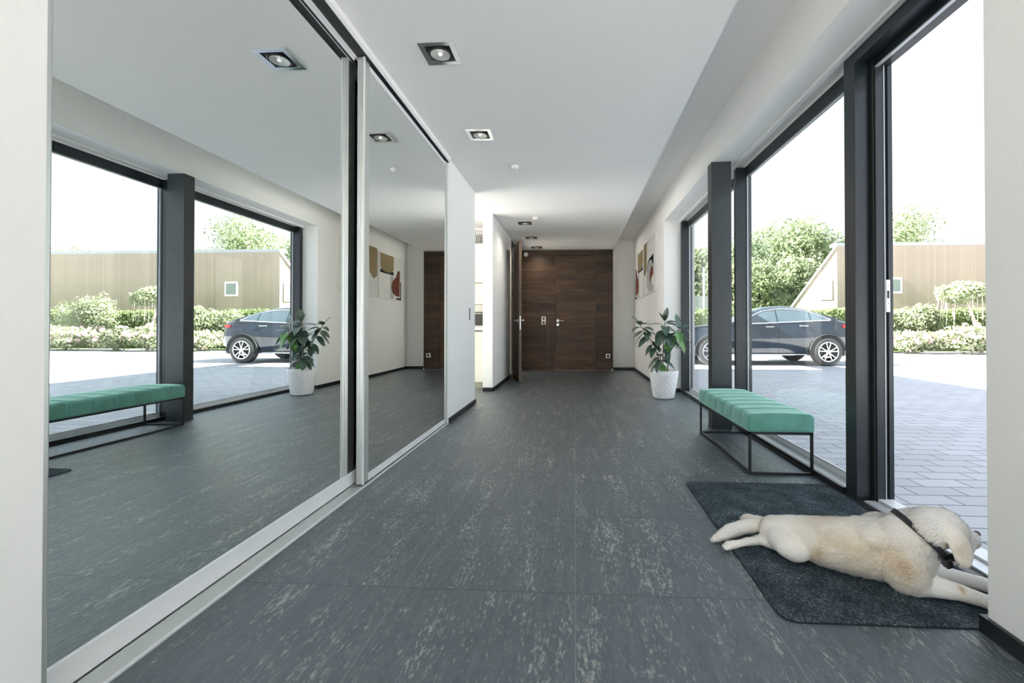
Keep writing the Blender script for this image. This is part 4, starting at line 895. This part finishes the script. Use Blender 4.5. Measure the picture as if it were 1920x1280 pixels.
# ---- shrubs and flowers in front of the hedge
def shrub(x, y, w, d_, h, label, cat, m, petals=None, seed=1, n=3500, size=.05, frac=.5):
    t = thing('shrub', label, cat, (x, y, 0)); random.seed(seed); bl = []
    for i in range(9): a = random.uniform(0, 2 * PI); r = random.uniform(.2, .75); bl.append((x + math.cos(a) * r * w / 2, y + math.sin(a) * r * d_ / 2, h * random.uniform(.35, .72), w * .24, d_ * .26, h * .27))
    bl.append((x, y, h * .45, w * .4, d_ * .4, h * .42)); v, f = leaf_cloud(bl, n, size, seed); v[:, 2] = np.maximum(v[:, 2], .0); raw_build(v, f, 'foliage', M[m], t)
    if petals:
        # flower heads: clusters on the outside
        rg = np.random.default_rng(seed + 50); hb = []
        for i in range(int(60 * w * frac)):
            b = bl[rg.integers(0, len(bl))]; dd = rg.normal(size=3); dd[1] = -abs(dd[1]); dd[2] = abs(dd[2]) * .8 - .2; dd /= np.linalg.norm(dd); hb.append((b[0] + dd[0] * b[3] * 1.04, b[1] + dd[1] * b[4] * 1.08, max(.06, b[2] + dd[2] * b[5] * 1.05), .075, .075, .06))
        v, f = leaf_cloud(hb, len(hb) * 26, .034, seed + 7); raw_build(v, f, 'flowers', M[petals], t)
    MB().tube([(x, y, 0), (x, y, h * .6)], [.05, .03], 7).build('stem', M['bark'], t)
shrub(10.4, 16.1, 1.3, .9, .62, 'low white-flowered shrub right beside the car tail', 'shrub', 'shrub_leaf', 'petal_w', 1)
shrub(11.7, 15.6, 2.2, 1.2, .85, 'mound of pale pink flowers in front of the hedge, nearest the car', 'flowering shrub', 'shrub_leaf', 'petal', 2)
shrub(13.3, 15.3, 2.0, 1.2, 1.05, 'pale pink flowering shrub under the drooping tree', 'flowering shrub', 'shrub_leaf', 'petal', 3)
shrub(15.0, 15.6, 2.2, 1.3, .95, 'broad pink-flowered mound right of the drooping tree', 'flowering shrub', 'shrub_leaf', 'petal', 4)
shrub(17.2, 15.6, 2.3, 1.3, 1.0, 'pink-flowered mound right of centre in the mirrored garden', 'flowering shrub', 'shrub_leaf', 'petal', 5)
shrub(20.3, 15.8, 2.6, 1.3, 1.15, 'large leafy mound left of the pink flowers in the mirror', 'shrub', 'shrub_leaf', None, 6)
shrub(23.0, 16.1, 2.6, 1.5, 2.4, 'tall white blossoming shrub at the left of the mirror', 'flowering shrub', 'shrub_leaf', 'petal_w', 7, 5000)
shrub(11.0, 16.5, 1.8, .9, 1.65, 'yellow-green leafy shrub against the hedge behind the pink flowers', 'shrub', 'shrub_leaf', None, 8, 5000)
shrub(12.6, 16.5, 1.9, .9, 1.95, 'spreading light green shrub with bare stems against the hedge', 'shrub', 'shrub_leaf', None, 9, 5000)
shrub(17.0, 16.4, 2.6, 1.0, 2.3, 'rounded bush rising above the hedge before the timber facade', 'shrub', 'shrub_leaf', None, 10, 6000)
# drooping tree with pale bare trunk
wt = thing('weeping_tree', 'small drooping tree with pale leaning trunk in front of the hedge', 'tree', (13.85, 15.9, 0))
tx_, ty_ = 13.75, 15.9
MB().tube([(tx_ + .35, ty_, 0), (tx_ + .25, ty_, .7), (tx_ + .05, ty_, 1.35), (tx_ - .15, ty_, 1.9)], [.07, .06, .05, .03], 8).build('trunk', M['bark'], wt, smooth=True)
rg = np.random.default_rng(4); mb = MB()
for i in range(46):
    a = rg.uniform(0, 2 * PI); r = rg.uniform(.25, .95); p = Vector((tx_ - .1, ty_, 1.85)); e_ = p + Vector((math.cos(a) * r, math.sin(a) * r * .6, rg.uniform(-.1, .25))); mb.tube([p, (p + e_) / 2 + Vector((0, 0, .15)), e_, e_ + Vector((math.cos(a) * .1, 0, -rg.uniform(.3, 1.0)))], [.014, .010, .007, .003], 4, cap=False)
mb.build('branches', M['bark'], wt)
bl = [(tx_ - .1 + math.cos(a) * .6, ty_ + math.sin(a) * .35, 2.05 + .1 * math.sin(3 * a), .42, .32, .26) for a in np.linspace(0, 5.6, 8)] + [(tx_ - .1, ty_, 2.2, .6, .4, .3)]
v, f = leaf_cloud(bl, 3500, .06, 44); raw_build(v, f, 'crown', M['shrub_leaf'], wt)
# white shed + post at far left
sh = thing('shed', 'small white shed roof behind the far end of the hedge', 'shed', (5.0, 21.5, 0))
MB().box((4.3, 21.0, 0), (6.6, 22.5, 1.55)).build('walls', M['winwhite'], sh); MB().prism([(4.1, 20.9, 1.55), (6.8, 20.9, 1.55), (6.2, 20.9, 2.35), (4.6, 20.9, 2.35)], (0, 1.8, 0)).build('roof', M['fascia'], sh)
tag(MB().tube([(5.9, 20.2, 0), (5.9, 20.2, 3.6)], .05, 10).build('lamp_post', M['fascia']), 'thin grey post beside the white shed', 'post')

# ================================================================== CAR
def car():
    G0 = -.02; XR, XF, RW, ZC = 5.92, 3.26, .335, .335 + G0
    YC = 10.52 + .86; HW = .86
    root = thing('car', 'black coupe-style SUV parked across the forecourt, tail to the right', 'car', (4.6, YC, G0))
    top = [(2.44, .56), (2.50, .78), (2.62, .86), (3.0, .95), (3.55, 1.00), (3.80, 1.03), (4.05, 1.17), (4.35, 1.33), (4.65, 1.415), (4.95, 1.44), (5.25, 1.425), (5.55, 1.36), (5.85, 1.255), (6.1, 1.155), (6.32, 1.075), (6.50, 1.05), (6.56, .98), (6.60, .80)]
    belt = [(2.44, .50), (2.6, .78), (3.0, .88), (3.6, .96), (3.9, .985), (4.5, 1.0), (5.2, 1.03), (5.7, 1.06), (6.0, 1.07), (6.3, 1.03), (6.5, .99), (6.60, .74)]
    bot = [(2.44, .30), (2.7, .22), (3.8, .235), (5.4, .235), (6.3, .28), (6.60, .42)]
    hw = [(2.44, .60), (2.55, .72), (2.8, .81), (3.3, .86), (4.0, .85), (5.0, .855), (5.8, .865), (6.2, .83), (6.5, .74), (6.60, .66)]
    def I(t, x): return float(np.interp(x, [p[0] for p in t], [p[1] for p in t]))
    def smooth(t, x, w=.06): return sum(I(t, min(max(x + d, 2.44), 6.60)) for d in (-w, -w / 2, 0, w / 2, w)) / 5
    def section(x):
        zt, zb, z0, wd = smooth(top, x), smooth(belt, x), smooth(bot, x), smooth(hw, x); zb = min(zb, zt - .02)
        gh = max(0.0, min(1.0, (zt - zb) / .35)); wr = wd * (1 - .30 * gh)
        pts = [(0, z0), (wd * .80, z0), (wd * .94, z0 + .03), (wd * .985, z0 + (zb - z0) * .25), (wd, z0 + (zb - z0) * .5), (wd * 1.0, z0 + (zb - z0) * .68), (wd * .975, z0 + (zb - z0) * .74), (wd * .965, z0 + (zb - z0) * .88), (wd * .93, zb)]
        for k in (.33, .66, .90): pts.append((wd * .93 + (wr - wd * .93) * k ** 1.1, zb + (zt - zb) * k * .93))
        pts += [(wr * .80, zt - (zt - zb) * .02 - .002), (wr * .45, zt), (0, zt + .004)]
        return pts
    xs = list(np.linspace(2.44, 6.60, 84)); V = []; Fc = []; m = None
    for x in xs:
        s = section(x); ring = [(x, YC - a, b + G0) for a, b in s] + [(x, YC + a, b + G0) for a, b in s[-2:0:-1]]; m = len(ring); V += ring
    for i in range(len(xs) - 1):
        for k in range(m): Fc.append((i * m + k, i * m + (k + 1) % m, (i + 1) * m + (k + 1) % m, (i + 1) * m + k))
    Fc.append(tuple(range(m))[::-1]); Fc.append(tuple((len(xs) - 1) * m + k for k in range(m)))
    MB().add(V, Fc).build('body', M['car_paint'], root, smooth=True)
    def side_pt(x, z, off, sgn):
        s = section(x); zz = [p[1] for p in s[2:12]]; yy = [p[0] for p in s[2:12]]; a = float(np.interp(z, zz, yy)); return (x, YC + sgn * (a + off), z + G0)
    def side_patch(name, lo, hi, x0, x1, m, off, par, nx=24, nz=6, sgn=-1):
        V = []; Fc = []
        for i in range(nx + 1):
            x = x0 + (x1 - x0) * i / nx; a, b = lo(x), hi(x)
            for j in range(nz + 1): V.append(side_pt(x, a + (b - a) * j / nz, off, sgn))
        for i in range(nx):
            for j in range(nz): q = i * (nz + 1) + j; Fc.append((q, q + 1, q + nz + 2, q + nz + 1))
        return MB().add(V, Fc).build(name, m, par, smooth=True)
    glz_top = lambda x: min(smooth(top, x) - .075, 1.335 - .0 * x) if x > 4.2 else smooth(top, x) - .06
    wlo = lambda x: smooth(belt, x) + .022
    def whi(x):
        t = [(4.02, 1.02), (4.2, 1.16), (4.5, 1.29), (4.9, 1.345), (5.25, 1.335), (5.55, 1.275), (5.8, 1.19), (5.98, 1.098), (6.05, 1.08)]; return max(wlo(x) + .004, I(t, x))
    for sgn in (-1, 1):
        for (a, b) in ((4.06, 4.80), (4.825, 5.56), (5.585, 6.0)): side_patch('side_window', wlo, whi, a, b, M['car_glass'], .004, root, sgn=sgn)
        # bright surround
        pts = [side_pt(x, wlo(x) - .012, .006, sgn) for x in np.linspace(4.0, 6.03, 30)] + [side_pt(x, whi(x) + .014, .006, sgn) for x in np.linspace(6.03, 4.0, 34)]
        MB().tube(pts + [pts[0]], .014, 6).build('window_trim', M['chrome'], root, smooth=True)
        MB().tube([side_pt(x, .262, .006, sgn) for x in np.linspace(3.70, 5.48, 12)], .013, 6).build('sill_trim', M['chrome'], root)
        side_patch('sill_cladding', lambda x: .245, lambda x: .30, 3.66, 5.52, M['cladgrey'], .004, root, sgn=sgn)
        for hx, hz in ((4.62, .925), (5.40, .945)):
            h_ = [side_pt(hx + d, hz, .004 + .022 * math.sin(PI * (d + .1) / .2), sgn) for d in np.linspace(-.1, .1, 9)]; MB().tube(h_, .011, 6).build('door_handle', M['rim'], root, smooth=True)
        for dx in (3.86, 4.815, 5.60):
            MB().tube([side_pt(dx + (.0 if dx < 5.5 else -.08 * math.sin((z - .3) * 2.4)), z, .001, sgn) for z in np.linspace(.30, .97, 10)], .0035, 4).build('door_seam', M['arch'], root)
        # wheel openings, tyres and rims
        for wx in (XR, XF):
            yo = YC + sgn * (.868 if wx == XR else .862)
            def disc(r, y, n=40, zmin=None): return [(wx + r * math.cos(2 * PI * k / n), y, max(ZC + r * math.sin(2 * PI * k / n), (zmin if zmin is not None else -9))) for k in range(n)]
            MB().prism(disc(.385, yo - sgn * .10, zmin=G0 + .235), (0, sgn * .108, 0)).build('wheel_well', M['arch'], root)
            ar = [(wx + .405 * math.cos(a), yo + sgn * .008, ZC + .405 * math.sin(a)) for a in np.linspace(-.22, PI + .22, 30)]; MB().tube(ar, .015, 8).build('arch_trim', M['cladgrey'], root, smooth=True)
            w = MB().lathe([(.215, -.10), (.315, -.105), (.335, -.085), (.338, 0), (.335, .085), (.318, .105), (.232, .108), (.226, .09), (.215, .085)], (wx, yo - sgn * .085, ZC), 'Y', 48, closed=True).build('tyre', M['tyre'], root, smooth=True)
            yf = yo + sgn * .018; rb2 = MB(); rb2.lathe([(.232, -.012), (.232, .006), (.218, .006), (.212, -.012)], (wx, yf, ZC), 'Y', 48, closed=True)
            for k in range(5):
                a = 2 * PI * k / 5 + .3
                for s2 in (-1, 1):
                    a_o = a + s2 * .235; p0 = Vector((wx + .05 * math.cos(a + s2 * .12), yf, ZC + .05 * math.sin(a + s2 * .12))); p1 = Vector((wx + .225 * math.cos(a_o), yf, ZC + .225 * math.sin(a_o))); u_ = (p1 - p0); L2 = u_.length; u_.normalize(); v_ = Vector((-u_.z, 0, u_.x))
                    rb2.obox((p0 + p1) / 2, u_ * L2 / 2, v_ * .0105, Vector((0, .009, 0)))
            rb2.lathe([(.052, -.012), (.052, .008), (.03, .014)] if sgn > 0 else [(.052, .012), (.052, -.008), (.03, -.014)], (wx, yf, ZC), 'Y', 24)
            r_ = rb2.build('rim', M['rim'], root); MB().lathe([(.15, -.004), (.15, .004)], (wx, yf - sgn * .06, ZC), 'Y', 32).build('brake_disc', M['steel'], root)
            MB().lathe([(.222, -.004), (.222, .004)], (wx, yf - sgn * .085, ZC), 'Y', 40).build('wheel_back', M['arch'], root)
        side_patch('tail_lamp', lambda x: .90, lambda x: .975, 6.30, 6.57, M['tail_red'], .012, root, nx=8, nz=3, sgn=sgn)
        mp = side_pt(4.12, 1.03, .05, sgn); V, Fc = [], []; b2 = bmesh.new(); bmesh.ops.create_icosphere(b2, subdivisions=2, radius=1, matrix=Matrix.Translation(Vector(mp) + Vector((0, sgn * .06, .03))) @ Matrix.Diagonal((.055, .105, .055, 1)))
        MB().add([tuple(v.co) for v in b2.verts], [tuple(v.index for v in f.verts) for f in b2.faces]).build('wing_mirror', M['car_paint'], root, smooth=True); b2.free()
    # rear window and windscreen
    for (x0, x1, nm) in ((5.72, 6.28, 'rear_window'), (3.86, 4.38, 'windscreen')):
        V = []; Fc = []
        for i in range(9):
            x = x0 + (x1 - x0) * i / 8; s = section(x); zt = s[-1][1]; wr = s[-3][0] * .98
            for j in range(9): y = -wr + 2 * wr * j / 8; V.append((x, YC + y, zt + .006 + G0 - .012 * abs(j - 4) / 4))
        for i in range(8):
            for j in range(8): q = i * 9 + j; Fc.append((q, q + 1, q + 10, q + 9))
        MB().add(V, Fc).build(nm, M['car_glass'], root, smooth=True)
    MB().box((2.45, YC - .5, .42 + G0), (2.47, YC + .5, .70 + G0)).build('grille', M['arch'], root)
car()
